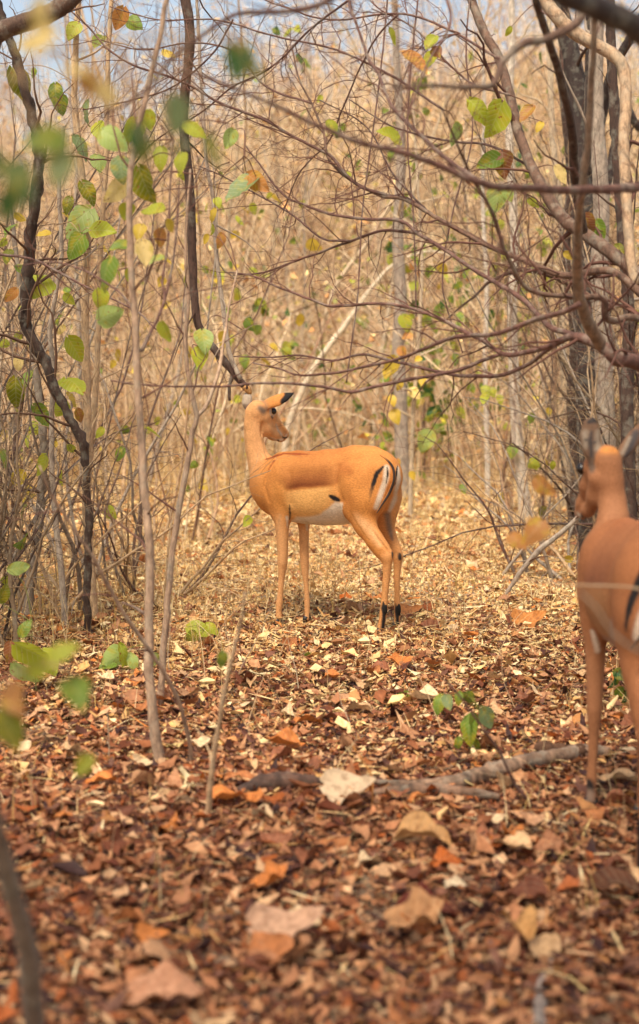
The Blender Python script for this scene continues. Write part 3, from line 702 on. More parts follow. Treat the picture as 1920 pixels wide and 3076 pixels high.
col1 = S_([(1229, 1255), (1231, 1280)], 14, C_BLK*2, .5); col1 = S_([(1278, 1268), (1279, 1295)], 14, C_BLK*2, .5)
col1 = S_([(640, 1690), (640, 1722)], 10, C_BLK*2, .5)
col1 = S_([(446, 432), (462, 438), (480, 434)], [5, 8, 6], C_BLK*1.5, .4); col1 = S_([(330, 420), (380, 445), (425, 455)], [4, 9, 11], C_WHITE*.85, .8); col1 = S_([(425, 450), (444, 454)], 10, C_WHITE, .6); col1 = S_([(320, 300), (335, 350), (350, 400)], 34, C_FAWN*1.08, .9); col1 = S_([(412, 452), (420, 462)], 6, C_BLK*6, .5)
col1 = S_([(470, 425), (480, 415)], 6, C_WHITE*.9, .5)
col1 = S_([(400, 340), (415, 385), (440, 415)], [5, 10, 9], C_WHITE*.75, .9)
col1 = S_([(360, 236), (360, 262), (376, 288), (394, 268)], 8, C_WHITE*.85, .8)
col1 = S_([(368, 285), (376, 300)], 8, C_GREY*.7, .7)
col1 = S_([(290, 235), (310, 245)], 26, C_GREY*.9, .8)
col1 = S_([(262, 260), (268, 380)], 22, C_FAWN*1.15, .9)
C_RUF_SHADE = C_SAD*1.9  # rufous fur tone, also used for shade painted into creases
for pts, hw, cc_ in (([(330, 590), (400, 566), (440, 556)], [8, 20, 12], C_RUF_SHADE), ([(450, 548), (560, 552), (660, 556)], [10, 12, 3], C_RUF_SHADE), ([(385, 596), (345, 660), (318, 740)], [9, 6, 4], C_RUF_SHADE), ([(858, 640), (890, 662), (930, 680)], [30, 36, 20], C_BASE*.6+C_RUF_SHADE*.4),
                     ([(838, 660), (826, 740), (838, 800)], [6, 9, 4], C_RUF_SHADE), ([(420, 800), (430, 900)], [46, 40], C_BASE*np.array([1.12, 1.18, 1.2])), ([(990, 1010), (1060, 1090), (1130, 1190)], [40, 34, 22], C_FAWN*1.08),
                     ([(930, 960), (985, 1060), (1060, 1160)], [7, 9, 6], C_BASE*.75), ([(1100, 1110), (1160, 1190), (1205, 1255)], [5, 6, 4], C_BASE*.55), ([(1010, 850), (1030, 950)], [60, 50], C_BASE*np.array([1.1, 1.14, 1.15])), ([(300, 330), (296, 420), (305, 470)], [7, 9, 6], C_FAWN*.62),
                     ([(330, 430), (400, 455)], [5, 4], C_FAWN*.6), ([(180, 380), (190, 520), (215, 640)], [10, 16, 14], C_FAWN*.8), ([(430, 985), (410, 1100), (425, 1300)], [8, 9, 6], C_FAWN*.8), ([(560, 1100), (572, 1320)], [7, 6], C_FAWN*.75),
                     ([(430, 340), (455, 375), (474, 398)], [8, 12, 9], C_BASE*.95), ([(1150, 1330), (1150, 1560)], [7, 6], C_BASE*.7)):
    col1 = S_(pts, hw, cc_, .95)  # shade painted into creases, light painted onto shoulder and thigh, among coat tones
def tufts(parent):
    for x, y, b in ((1172, 1650, .085), (1268, 1655, -.085)):
        ball('heel_tuft', FR1.side(*c1(x, y), b)+np.array([-.005, .006, 0]), .014, FUR, parent, (.9, .8, 2.2))
imp1 = thing('impala', 'orange brown impala standing in the clearing with its head turned back', 'impala', FR1.o)
imp1.rotation_euler[2] = math.atan2(FR1.f[1], FR1.f[0])
link('body', mesh_from('body', V1, Q1, None, col1), FUR, imp1)
def ball(name, c, r, mat, parent, sq=(1, 1, 1), n=12):
    a = Acc(); th_ = np.linspace(0, np.pi, n+1); ph = np.linspace(0, 2*np.pi, 2*n, endpoint=False)
    v = np.stack([np.sin(th_)[:, None]*np.cos(ph), np.sin(th_)[:, None]*np.sin(ph), np.cos(th_)[:, None]+0*ph], -1).reshape(-1, 3)*r*np.array(sq)
    m = 2*n; q = [[i*m+j, (i+1)*m+j, (i+1)*m+(j+1) % m, i*m+(j+1) % m] for i in range(n) for j in range(m)]
    return link(name, mesh_from(name, v+c, q, None, np.tile([.01, .008, .006], (len(v), 1))), mat, parent)
e_p = hit(381, 248); ball('eye', (e_p if e_p is not None else hd(380, 248, 1, .05)[0])-FR1.M@(-CAM_F)*.006, .0175, EYE, imp1)
ball('eye', hd(372, 258, 1, .115)[0], .012, EYE, imp1)
def hoof(name, foot, fwd, parent, r=.021):
    """cloven hoof: two tapered toes"""
    for s in (-1, 1):
        a = Acc(); n = np.cross([0, 0, 1.0], fwd)
        p = np.array([foot+n*s*.009+np.array([0, 0, .034]), foot+n*s*.010+fwd*.008+np.array([0, 0, .016]), foot+n*s*.010+fwd*.020+np.array([0, 0, .002]), foot+n*s*.006+fwd*.040+np.array([0, 0, .001])])
        tube(a, p, [.013, .014, .014, .003], 8, (.02, .02, .02), None, 0, True); a.build(name, HOOF, parent)
FX = np.array([1.0, 0, 0])
for x, y, b in ((1146, 1790, .085), (1255, 1800, -.085), (420, 1712, .07), (622, 1722, -.06)):
    p = FR1.side(*c1(x, y), b); p[2] = -.0+float(gz(*FR1.wor(p)[:2])); hoof('hoof', p, FX, imp1)
tufts(imp1)
# tail, a thin brush curving down over the rump
tp = [hit(x, y) for x, y in ((1140, 560), (1195, 605), (1226, 660), (1226, 740), (1190, 830), (1140, 905))]
tp = np.array([p for p in tp if p is not None]); out_ = np.array([-1.0, .25, .1])
tp = np.vstack([tp, tp[-1]+(tp[-1]-tp[-2])*.9]); offs = np.linspace(.000, .020, len(tp))[:, None]*unit(out_)
ta = Acc(); tq_, tr_ = smooth_path(tp+offs, np.interp(np.linspace(0, 1, len(tp)), [0, .2, .7, 1], [.004, .007, .009, .003]), .012)
tube(ta, tq_, tr_[:, 0], 10, (1, 1, 1)); tv_, tqd, _, _ = ta.arrays()
cen = np.repeat(tq_, 10, 0); dn = (tv_-cen)/(np.linalg.norm(tv_-cen, axis=1)[:, None]+1e-9); facing = dn@unit(FR1.M@(-CAM_F))
tc = lerp(np.tile(C_BASE*.95, (len(tv_), 1)), C_BLK*1.5, sstep(facing, .35, .65)*sstep(np.repeat(np.linspace(0, 1, len(tq_)), 10), .0, .2)*.97)
link('tail', mesh_from('tail', tv_, tqd, None, tc), FUR, imp1)

# second impala, beside the right-hand tree
f2 = unit([-0.06, 1.0, 0]); S3 = 1.864
def c3(x, y): return (1500+x/S3, 1200+y/S3)
fh = FR1.side(*c1(420, 1712), .07)
FR2 = Frame((0, 0, 0), f2); g2 = G(*c3(487, 2285)); FR2.o = np.array([g2[0]+.014, g2[1], 0])-(fh*np.array([1, 1, 0]))@FR2.M
b2 = [dict(p) for p in BODY_COMMON]
for p_ in b2:
    if p_['g'] == 'front': p_['r1'] *= .9; p_['r2'] *= .9
    if p_['g'] == 'trunk' and p_['n'] is not None: p_['s'] = 1.5
wz = FR1.side(*c1(400, 700), 0)
Yw = float(FR2.wor(wz)[1])
def h2(x, y, r, dy): return (FR2.at(*c3(x, y), Yw+dy), r*(Yw/F_PX/S3))
nb = FR1.side(*c1(375, 740), 0); nr = 125*K1
n1 = h2(640, 690, 78, .06); 
chain(b2, [(nb, nr), (FR1.side(*c1(340, 690), 0), 100*K1), h2(640, 660, 76, .10), h2(632, 560, 66, .12), h2(622, 450, 64, .12), h2(612, 360, 62, .12), h2(606, 320, 58, .12)], 'neck', .03)
chain(b2, [h2(600, 325, 62, .13), h2(545, 370, 68, .17)], 'head', .025)
chain(b2, [h2(545, 375, 66, .17), h2(505, 480, 52, .22), h2(472, 580, 38, .26), h2(450, 632, 30, .28)], 'head', .02)
chain(b2, [h2(560, 440, 64, .13), h2(545, 540, 52, .16), h2(500, 620, 34, .21), h2(468, 655, 20, .25)], 'head', .02)
e2 = unit(FR2.M@(CAM_F+0.25*CAM_R))
chain(b2, [h2(545, 350, 34, .13), h2(520, 280, 58, .13), h2(508, 205, 62, .13), h2(512, 148, 48, .13), h2(530, 105, 10, .13)], 'ear', .012, e2, 2.4)
chain(b2, [h2(665, 330, 28, .16), h2(715, 270, 44, .17), h2(765, 200, 44, .18), h2(805, 130, 14, .19)], 'earfar', .012, e2, 2.4)
V2, Q2 = mesh_sdf(b2); V2 = V2+vnormals(V2, Q2)*(.0014*vnoise(V2, 40, 12))[:, None]
col2, gg2 = fur_base(V2, b2)
col2 = lerp(col2, lin(180, 116, 80, .62), np.isin(gg2, ['trunk', 'hind', 'hindfar', 'neck', 'head', 'front', 'shoulder', 'hindlow'])*.7)
col2 = col2*np.array([.86, .84, .86])
bv = BVHTree.FromPolygons([Vector(x) for x in FR1.wor(V1)], [tuple(map(int, x)) for x in Q1])
def S2(pts, hw, col, soft=.3, mirror=True):
    return stroke(V2, col2, pts, hw, col, soft, mirror)
col2 = S2([(1186, 650), (1178, 740), (1140, 850), (1112, 930)], 22, C_WHITE, .5)
col2 = S2([(1160, 645), (1115, 690), (1082, 790), (1056, 905)], [8, 17, 20, 17, 7], C_BLK)
for pts, hw in (([(1162, 1612), (1166, 1690)], 17), ([(1168, 1700), (1160, 1780)], 16)): col2 = S2(pts, hw, C_BLK*1.5)
col2 = S2([(478, 1000), (484, 1075)], 12, C_WHITE, .6); col2 = S2([(618, 1035), (622, 1090)], 16, C_WHITE*.9, .6)
FRH = FR2; bv = BVHTree.FromPolygons([Vector(x) for x in FR2.wor(V2)], [tuple(map(int, x)) for x in Q2])
_c1 = c1
def s3(pts, hw, col, soft=.4):
    global c1
    c1 = c3; r = stroke(V2, col2, pts, np.asarray(hw, float)*(Yw/F_PX/S3)/K1, col, soft); c1 = _c1; return r
col2 = s3([(500, 2150), (505, 2185)], 28, C_BLK*2); col2 = s3([(498, 2215), (500, 2275)], 38, C_GREY*1.3, .5)
col2 = lerp(col2, C_GREY*.55, (gg2 == 'ear')*.9); col2 = lerp(col2, C_GREY*.6, (gg2 == 'earfar')*.8)
col2 = s3([(480, 190), (482, 260)], [20, 18], C_WHITE*.38, .9); col2 = s3([(552, 180), (548, 270)], [14, 18], C_WHITE*.36, .9)
col2 = s3([(500, 125), (540, 112), (565, 128)], [12, 22, 12], C_BLK*2, .6); col2 = s3([(518, 175), (510, 240), (516, 320)], [6, 14, 10], C_BLK*4, .8); col2 = s3([(470, 225), (540, 240)], [3, 7], C_BLK*5, .8)
col2 = s3([(765, 190), (735, 270), (705, 320)], [26, 24, 12], C_BLK*5, .8); col2 = s3([(690, 300), (730, 215)], 10, C_WHITE*.4, .8)
col2 = s3([(510, 360), (520, 385)], 28, C_GREY*.7, .7); col2 = s3([(590, 280), (650, 280)], 26, C_BASE*.95, .8)
col2 = s3([(455, 650), (500, 668)], 12, C_BLK*3, .6); col2 = s3([(440, 640), (452, 655)], 12, C_WHITE*.8, .6)
imp2 = thing('impala', 'pinkish tan impala seen from behind, facing away beside the fallen log', 'impala', FR2.o)
imp2.rotation_euler[2] = math.atan2(FR2.f[1], FR2.f[0])
link('body', mesh_from('body', V2, Q2, None, col2), FUR, imp2)
ball('eye', h2(462, 388, 1, .20)[0], .018, EYE, imp2); ball('eye', h2(590, 400, 1, .225)[0], .014, EYE, imp2)
for x, y, b in ((1146, 1790, .085), (1255, 1800, -.085), (420, 1712, .07), (622, 1722, -.06)):
    p = FR1.side(*c1(x, y), b); p[2] = float(gz(*FR2.wor(p)[:2])); hoof('hoof', p, FX, imp2)
link('tail', bpy.data.meshes['tail'], FUR, imp2); tufts(imp2)

# ------------------------------------------------------------------ trees and saplings
RED, DARKB = np.array(lin(110, 76, 64, .78)), np.array(lin(84, 62, 50, .8))
GREYB, TANB, PALEB, PINKB = np.array(lin(166, 150, 132, .82)), np.array(lin(204, 172, 132, .85)), np.array(lin(196, 176, 146, .85)), np.array(lin(182, 152, 124, .85))
BLACKB = np.array(lin(62, 48, 42, .8)); BROWN = np.array(lin(112, 84, 66, .78))
def path_px(pts, Yk, wk, step=0.03, wob=0.0, rng=None):
    """pixel polyline -> smooth 3-D path; Yk and wk are (fraction, value) lists for distance and width in pixels"""
    p = np.asarray(pts, float); s = np.concatenate([[0], np.cumsum(np.linalg.norm(np.diff(p, axis=0), axis=1))]); s /= s[-1]
    Yv = np.interp(s, *np.array(Yk).T); wv = np.interp(s, *np.array(wk).T)*.9
    q, r = smooth_path([P(x, y, Y) for (x, y), Y in zip(p, Yv)], [w*mpp(Y)/2 for w, Y in zip(wv, Yv)], step)
    if wob and rng is not None:
        j = rng.normal(0, 1, q.shape); j = (j+np.roll(j, 1, 0)+np.roll(j, -1, 0))/3; q = q+j*wob*np.maximum(r, .002)*np.minimum(1, (.007/np.maximum(r, .002))**1.3)
    return q, np.maximum(r[:, 0], .0008)
class Tree:
    def __init__(s, name, label, cat, base, seed, group=None):
        s.base = np.array(base, float); s.e = thing(name, label, cat, s.base, group); s.r = np.random.default_rng(seed); s.tw = Acc(); s.skel = []; s.leafb = []
    def limb(s, pts, Yk, wk, col, name='limb', tw=None, mat=None, sides=9, lump=.05, wob=.35, cap=True):
        if np.ndim(Yk) == 0: Yk = [(0, Yk), (1, Yk)]
        q, r = path_px(pts, Yk, wk, .03, wob, s.r); a = Acc(); tube(a, q, r, sides, col, s.r, lump*min(1.0, .02/float(np.mean(r))), cap)
        a.build(name, mat or BARK, s.e, s.base); s.skel.append(q)
        if tw: twigs(s.tw, q, r, s.r, skel=s.skel, **{**dict(spacing=.16, lrange=(.15, .5), col=col, depth=1), **tw})
        if name == 'limb' and mat is None:          # spur shoots and bud scars
            twigs(s.tw, q, r, s.r, spacing=.05, lrange=(.008, .035), col=np.asarray(col)*.8, depth=0, sides=3, ang=(.8, 1.5), start=.2, rfac=.4, wob=.1, rmin=.0014)
        return q, r
    def leaf(s, px, py, Y, size, kind, ang=None):
        s.leafb.append(hang_leaf(s.e, s.base, px, py, Y, size, kind, ang))
    def done(s, twcol=RED, r=.0016):
        if s.leafb: stalks(s.tw, s.leafb, s.skel, s.r, twcol, r)
        if s.tw.n: tag(s.tw.build('twigs', TWIG, s.e, s.base), kind='stuff')
def floor_at(x, y): return np.array([x, y, float(gz(x, y))])

# right-hand spreading tree: trunk just outside the frame, its limbs sweep across the clearing
tb = P(2120, 1085, 5.7); tb = floor_at(tb[0], tb[1])
t = Tree('spreading_tree', 'leaning bare tree whose long drooping reddish limbs sweep across the clearing', 'tree', tb, 61)
tr = smooth_path([tb-[0, 0, .1], tb+[.02, 0, .5], tb+[-.02, .05, 1.2], tb+[.04, .02, 2.0], tb+[.12, 0, 3.0], tb+[.1, .1, 4.4]], [.11, .085, .075, .065, .05, .03], .05)
a = Acc(); tube(a, tr[0], tr[1][:, 0], 14, BROWN, t.r, .05, True); a.build('trunk', BARK, t.e, tb); t.skel.append(tr[0])
TW = dict(spacing=.11, lrange=(.14, .55), col=RED, depth=1, rfac=.5)
TWD = dict(TW, spacing=.075)
t.limb([(2110, 1190), (1920, 1092), (1850, 1077), (1809, 1041), (1730, 1010), (1645, 1041), (1548, 1065), (1505, 1059), (1480, 1041), (1389, 992), (1286, 943), (1158, 913), (1000, 919), (936, 901), (888, 883), (840, 865), (763, 830), (690, 818)],
       [(0, 5.7), (.2, 5.3), (1, 6.6)], [(0, 70), (.13, 56), (.24, 38), (.32, 20), (.5, 13), (.8, 9), (1, 5)], RED*1.15, tw=TWD)
t.limb([(1812, 1045), (1773, 980), (1742, 900), (1736, 820), (1736, 700), (1750, 560), (1768, 400), (1778, 250), (1785, 100), (1790, -60), (1800, -160)], [(0, 5.35), (.4, 4.7), (1, 4.3)], [(0, 44), (.15, 40), (.3, 28), (1, 17)], PINKB*.62, tw=dict(TW, spacing=.3))
t.limb([(2110, 1000), (1920, 830), (1874, 787), (1785, 724), (1690, 654), (1633, 571), (1601, 508), (1563, 413), (1531, 286), (1500, 178), (1455, 95), (1417, 0), (1400, -120)], [(0, 5.7), (1, 6.9)], [(0, 62), (.2, 48), (.5, 37), (1, 26)], BROWN, tw=dict(TW, lrange=(.25, .8), spacing=.2))
t.limb([(2110, 1080), (1900, 858), (1834, 816), (1779, 816), (1687, 828), (1584, 785), (1487, 749), (1395, 698), (1290, 641), (1214, 597), (1138, 584), (1042, 533), (985, 470), (971, 389), (936, 312), (900, 240), (880, 150)],
       [(0, 5.7), (.2, 5.9), (1, 6.9)], [(0, 40), (.15, 29), (.4, 19), (.7, 11), (1, 5)], BROWN*1.1, tw=TWD)
t.limb([(1910, 860), (1895, 780), (1887, 667), (1874, 444), (1880, 254), (1849, 171), (1722, 95), (1658, 32), (1610, -60), (1560, -160)], [(0, 5.9), (1, 6.5)], [(0, 34), (.5, 40), (.8, 46), (1, 34)], PALEB*np.array([.8, .68, .6]), tw=dict(TW, spacing=.3))
t.limb([(1735, 1012), (1694, 998), (1645, 974), (1578, 907), (1475, 840), (1341, 755), (1256, 700), (1203, 663), (1084, 657), (989, 642), (912, 615), (852, 586), (781, 496), (740, 440)], [(0, 5.55), (1, 6.9)], [(0, 20), (.3, 14), (.6, 11), (1, 5)], RED, tw=TWD)
t.limb([(1742, 915), (1690, 938), (1608, 962), (1487, 1004), (1389, 1010), (1316, 1029), (1201, 1077), (1080, 1105), (1000, 1120), (900, 1128), (840, 1108), (760, 1090)], [(0, 5.0), (1, 6.2)], [(0, 20), (.4, 13), (1, 5)], RED*1.1, tw=TW)
t.limb([(1669, 1036), (1548, 1114), (1426, 1132), (1329, 1120), (1201, 1089), (1091, 1065), (1000, 1083), (900, 1068), (800, 1074), (703, 1071)], [(0, 5.55), (1, 6.8)], [(0, 15), (.4, 11), (1, 4)], RED, tw=TW)
t.limb([(1508, 1062), (1365, 1114), (1243, 1138), (1122, 1162), (1055, 1178), (960, 1160), (817, 1151), (668, 1160), (519, 1160), (430, 1157), (333, 1143)], [(0, 5.75), (1, 5.5)], [(0, 14), (.4, 11), (1, 5)], RED*1.05, tw=dict(TW, spacing=.2, lrange=(.1, .3)))
t.limb([(1432, 537), (1341, 476), (1265, 406), (1176, 317), (1138, 222), (1106, 171), (1074, 76), (1049, 0), (1040, -80)], [(0, 4.6), (1, 6.0)], [(0, 14), (.4, 12), (1, 7)], RED*.9, tw=TWD)
t.limb([(2110, 650), (1990, 570), (1874, 565), (1722, 571), (1500, 559), (1417, 540), (1316, 495), (1201, 457), (1074, 425), (960, 381), (860, 330), (762, 290), (648, 240), (540, 210)], [(0, 5.7), (.12, 4.6), (.4, 4.0), (1, 3.8)], [(0, 44), (.15, 32), (.4, 24), (1, 8)], RED*1.1, tw=dict(TW, spacing=.16, lrange=(.1, .35)))
t.limb([(2110, 1050), (1920, 955), (1850, 965), (1818, 950), (1812, 895), (1730, 893), (1608, 876), (1560, 840), (1517, 755), (1481, 641), (1423, 540), (1380, 450), (1330, 330)], [(0, 5.7), (1, 5.0)], [(0, 30), (.25, 24), (.5, 15), (1, 6)], BROWN, tw=TWD)
t.limb([(1256, 700), (1156, 693), (1055, 723), (960, 758), (876, 788), (793, 818), (700, 826)], [(0, 6.25), (1, 7.0)], [(0, 11), (1, 5)], RED, tw=TWD)
t.limb([(1055, 723), (971, 717), (894, 657), (829, 615), (674, 532), (600, 500)], [(0, 6.5), (1, 7.2)], [(0, 8), (1, 4)], RED*.9, tw=TWD)
t.limb([(1290, 641), (1221, 598), (1114, 574), (1043, 532), (989, 467), (894, 419), (817, 371), (715, 330), (656, 306), (540, 241), (406, 197), (330, 152), (267, 83), (178, 0), (120, -60)], [(0, 6.4), (1, 7.2)], [(0, 12), (.5, 9), (1, 5)], RED*.85, tw=TWD)
t.limb([(2125, -320), (1500, -200), (1100, -60), (960, 13), (825, 38), (711, 44), (597, 114), (521, 171), (444, 267), (356, 324), (300, 350)], [(0, 5.6), (.3, 4.0), (.5, 3.6), (1, 3.6)], [(0, 40), (.4, 24), (.7, 16), (1, 8)], RED*.95, tw=dict(TW, lrange=(.1, .3)))
t.limb([(2115, 500), (2060, 240), (1920, 92), (1817, 38), (1735, 0), (1600, -70), (1450, -150)], [(0, 5.7), (.35, 3.3), (1, 2.7)], [(0, 70), (.4, 84), (1, 70)], BLACKB)
t.limb([(1750, 695), (1728, 540), (1716, 381), (1684, 241), (1646, 114), (1610, 0), (1590, -90)], [(0, 6.0), (1, 5.0)], [(0, 32), (1, 24)], DARKB, tw=dict(TW, spacing=.3))
t.limb([(1766, -60), (1740, 60), (1633, 120), (1570, 133), (1506, 190), (1480, 250), (1400, 262), (1300, 255), (1180, 265)], [(0, 4.2), (1, 3.6)], [(0, 34), (.5, 24), (1, 8)], BROWN, tw=dict(TW, spacing=.3, lrange=(.1, .3)))
t.limb([(1320, -60), (1355, 60), (1290, 180), (1230, 330), (1180, 480), (1090, 560), (1000, 600)], [(0, 5.0), (1, 4.6)], [(0, 9), (1, 4)], RED*1.1, tw=TW)
for s_, w_ in (([(1330, 330), (1180, 230), (1010, 150), (830, 110), (650, 60), (480, 60), (330, 20)], 9), ([(1049, 0), (930, 90), (820, 200), (700, 260), (600, 340), (470, 420), (380, 520)], 8), ([(1500, 178), (1350, 90), (1200, 40), (1000, 60), (850, 20), (700, -40)], 10),
               ([(1531, 286), (1400, 240), (1250, 90), (1130, 20), (1080, -60)], 9), ([(936, 312), (800, 260), (690, 150), (560, 130), (430, 150), (300, 120)], 8), ([(1200, 40), (1120, 130), (1040, 300), (990, 420), (900, 520), (850, 640)], 7), ([(700, 60), (640, 160), (520, 260), (400, 300), (250, 330)], 7),
               ([(1601, 508), (1480, 440), (1330, 420), (1180, 380), (1050, 300)], 10), ([(1290, 641), (1180, 520), (1100, 380), (960, 300)], 8)):
    t.limb(s_, [(0, 6.4), (1, 7.4)], [(0, w_), (1, 4)], RED*t.r.uniform(.7, 1.1), tw=TWD, sides=5)
for s_ in ([(1040, 1150), (1075, 880), (1090, 620), (1120, 400), (1150, 150), (1170, -50)], [(1390, 1060), (1330, 860), (1360, 640), (1420, 400), (1400, 150), (1420, -60)], [(1250, 950), (1245, 700), (1225, 420), (1235, 200), (1260, -40)]):
    t.limb(s_, [(0, 6.2), (1, 6.8)], [(0, 5), (1, 6)], RED*.95, tw=dict(TW, spacing=.3), sides=5)
for px, py, Y, sz, k in ((1176, 114, 6.2, 55, 'yg'), (1293, 130, 6.2, 60, 'yg'), (1312, 155, 6.2, 45, 'b'), (1246, 190, 6.2, 110, 'o'), (1290, 184, 6.3, 60, 'yg'), (1528, 95, 6.4, 32, 'yg'),
                         (1442, 337, 6.4, 95, 'yg'), (1487, 362, 6.4, 115, 'yg'), (1582, 343, 6.4, 65, 'o'), (1363, 406, 6.5, 72, 'pg'), (1468, 489, 6.5, 88, 'g'), (1512, 495, 6.5, 88, 'b'),
                         (1493, 600, 6.5, 74, 'pg'), (1530, 587, 6.5, 42, 'pg'), (1604, 610, 6.5, 42, 'yg'), (1684, 527, 6.3, 62, 'c'), (1804, 692, 6.2, 66, 'g'), (1766, 673, 6.1, 64, 'b'),
                         (1862, 749, 6.2, 52, 'ol'), (1170, 406, 6.3, 84, 'yg'), (1001, 381, 6.4, 50, 'yg'), (1709, 768, 6.2, 38, 'y'), (1620, 380, 6.6, 40, 'y'), (1632, 1462, 4.2, 92, 'o'), (1600, 1600, 4.1, 96, 'o'), (1560, 1625, 4.1, 70, 'o')):
    t.leaf(px, py, Y, sz, k)
t.done(RED)

# trunks behind it
def trunk_tree(name, label, seed, basepx, pts, wk, col, tw=None, extra=(), group=None, leaves=(), mat=None, lump=.06, twcol=None):
    b = G(*basepx); b = floor_at(b[0], b[1]); Y = b[1]
    k = Tree(name, label, 'tree' if wk[0][1]*mpp(Y) > .07 else 'sapling', b, seed, group)
    k.limb([(basepx[0], basepx[1]+6)]+pts, Y, wk, col, 'trunk', tw, mat, 10, lump)
    for e in extra:
        Yk = [(f, Y+d) for f, d in e[1]]; k.limb(e[0], Yk, e[2], e[3] if len(e) > 3 else col, 'limb', tw, mat, 7, lump)
    for l in leaves: k.leaf(l[0], l[1], Y+(l[4] if len(l) > 4 else -.1), l[2], l[3])
    k.done(col if twcol is None else twcol); return k
trunk_tree('dark_tree', 'tall tree with blackish bark standing behind the impala that faces away', 71, (1772, 1655), [(1768, 1300), (1765, 1000), (1752, 700), (1745, 450), (1730, 250), (1690, 60), (1650, -80), (1640, -300)],
           [(0, 84), (.5, 74), (1, 50)], BLACKB, dict(spacing=.5, lrange=(.5, 1.4), col=DARKB, depth=1, rfac=.3, start=.3),
           [([(1752, 560), (1800, 380), (1830, 241), (1868, 160), (1940, 20), (1980, -150)], [(0, 0), (1, -.6)], [(0, 40), (1, 26)]), ([(1765, 850), (1850, 420), (1868, 305), (1925, 385), (2000, 330), (2060, 150)], [(0, 0), (1, .5)], [(0, 34), (1, 24)])])
trunk_tree('grey_tree', 'straight tree with furrowed grey bark beside the blackish trunk', 72, (1832, 1690), [(1822, 1300), (1812, 1065), (1800, 850), (1806, 600), (1790, 300), (1795, 0), (1800, -250)],
           [(0, 66), (.5, 56), (1, 40)], GREYB, dict(spacing=.5, lrange=(.4, 1.2), col=GREYB, depth=1, rfac=.3, start=.2), lump=.10)
trunk_tree('dark_tree', 'slim dark trunk forking close to the furrowed grey trunk', 88, (1900, 1775), [(1892, 1500), (1885, 1200), (1890, 950), (1870, 700), (1850, 400), (1835, 100), (1830, -150)], [(0, 46), (1, 30)], DARKB*.8, dict(spacing=.3, lrange=(.3, 1.0), col=DARKB, depth=1, rfac=.3, start=.15), lump=.1)
trunk_tree('dark_tree', 'crooked dark stem leaning left of the blackish trunk', 89, (1722, 1618), [(1728, 1400), (1716, 1200), (1724, 1000), (1702, 780), (1712, 520), (1690, 250), (1700, -50)], [(0, 34), (1, 22)], DARKB*.9, dict(spacing=.3, lrange=(.3, 1.0), col=DARKB, depth=1, rfac=.35, start=.15), lump=.1)
trunk_tree('dark_tree', 'dark trunk showing between the grey trunk and the blackish trunk', 90, (1800, 1640), [(1796, 1400), (1788, 1150), (1795, 900), (1778, 640), (1770, 350), (1775, 50), (1760, -150)], [(0, 52), (1, 34)], BLACKB*1.1, dict(spacing=.35, lrange=(.3, 1.0), col=DARKB, depth=1, rfac=.3, start=.15), lump=.1)
trunk_tree('grey_tree', 'stout grey trunk half hidden behind the standing impala rump', 73, (1212, 1500), [(1208, 1380), (1203, 1200), (1196, 1050), (1204, 900), (1195, 700), (1205, 450), (1190, 150), (1180, -200)],
           [(0, 52), (.4, 40), (1, 16)], GREYB*.9, dict(spacing=.6, lrange=(.5, 1.6), col=TANB, depth=1, rfac=.35, start=.25), leaves=())
YL = [(1219, 974, 58, 'yg'), (1176, 1102, 68, 'y'), (1249, 1181, 44, 'c'), (1189, 1254, 50, 'y'), (1179, 1205, 38, 'y'), (1277, 1327, 74, 'pg'), (1268, 1144, 38, 'y'), (1210, 1060, 40, 'o'), (1160, 1120, 40, 'y'), (1222, 1010, 36, 'o'), (1200, 1160, 34, 'y'), (1332, 810, 42, 'y'), (1255, 1080, 30, 'y'), (1195, 1395, 34, 'o'), (1240, 1430, 30, 'y'), (1150, 1340, 26, 'yg'), (1265, 1210, 30, 'c')]
trunk_tree('pale_sapling', 'thin pale sapling hung with yellow leaves behind the standing impala', 74, (1232, 1560), [(1236, 1400), (1242, 1250), (1252, 1100), (1262, 950), (1268, 780), (1255, 550), (1240, 300)],
           [(0, 16), (1, 8)], PALEB, dict(spacing=.35, lrange=(.3, .9), col=PALEB, depth=1), leaves=YL)
trunk_tree('pale_sapling', 'thickest whitish trunk at the edge of the thicket past the fallen branch', 75, (1578, 1560), [(1572, 1480), (1552, 1300), (1542, 1080), (1538, 900), (1545, 700), (1530, 400), (1538, 100), (1530, -150)],
           [(0, 40), (.4, 32), (1, 18)], np.array(lin(206, 192, 172, .85)), dict(spacing=.5, lrange=(.4, 1.4), col=PALEB, depth=1, rfac=.35), leaves=[(1459, 1175, 38, 'yg'), (1502, 1202, 32, 'yg'), (1538, 1357, 44, 'g'), (1608, 1394, 44, 'yg'), (1651, 846, 52, 'yg'), (1640, 1400, 34, 'ol'), (1480, 1180, 32, 'yg')])
trunk_tree('pale_sapling', 'slender whitish stem standing just left of the thickest whitish trunk', 76, (1466, 1500), [(1464, 1380), (1460, 1200), (1458, 1050), (1462, 850), (1450, 600), (1455, 300), (1440, 0), (1440, -150)],
           [(0, 20), (1, 8)], np.array(lin(200, 188, 170, .85)), dict(spacing=.5, lrange=(.4, 1.2), col=PALEB, depth=1, rfac=.4))
trunk_tree('pale_sapling', 'whitish trunk close beside the tree with blackish bark', 77, (1702, 1540), [(1700, 1350), (1695, 1150), (1690, 950), (1688, 700), (1660, 400), (1650, 100), (1640, -150)],
           [(0, 30), (1, 16)], PALEB, dict(spacing=.5, lrange=(.4, 1.2), col=PALEB, depth=1, rfac=.4))
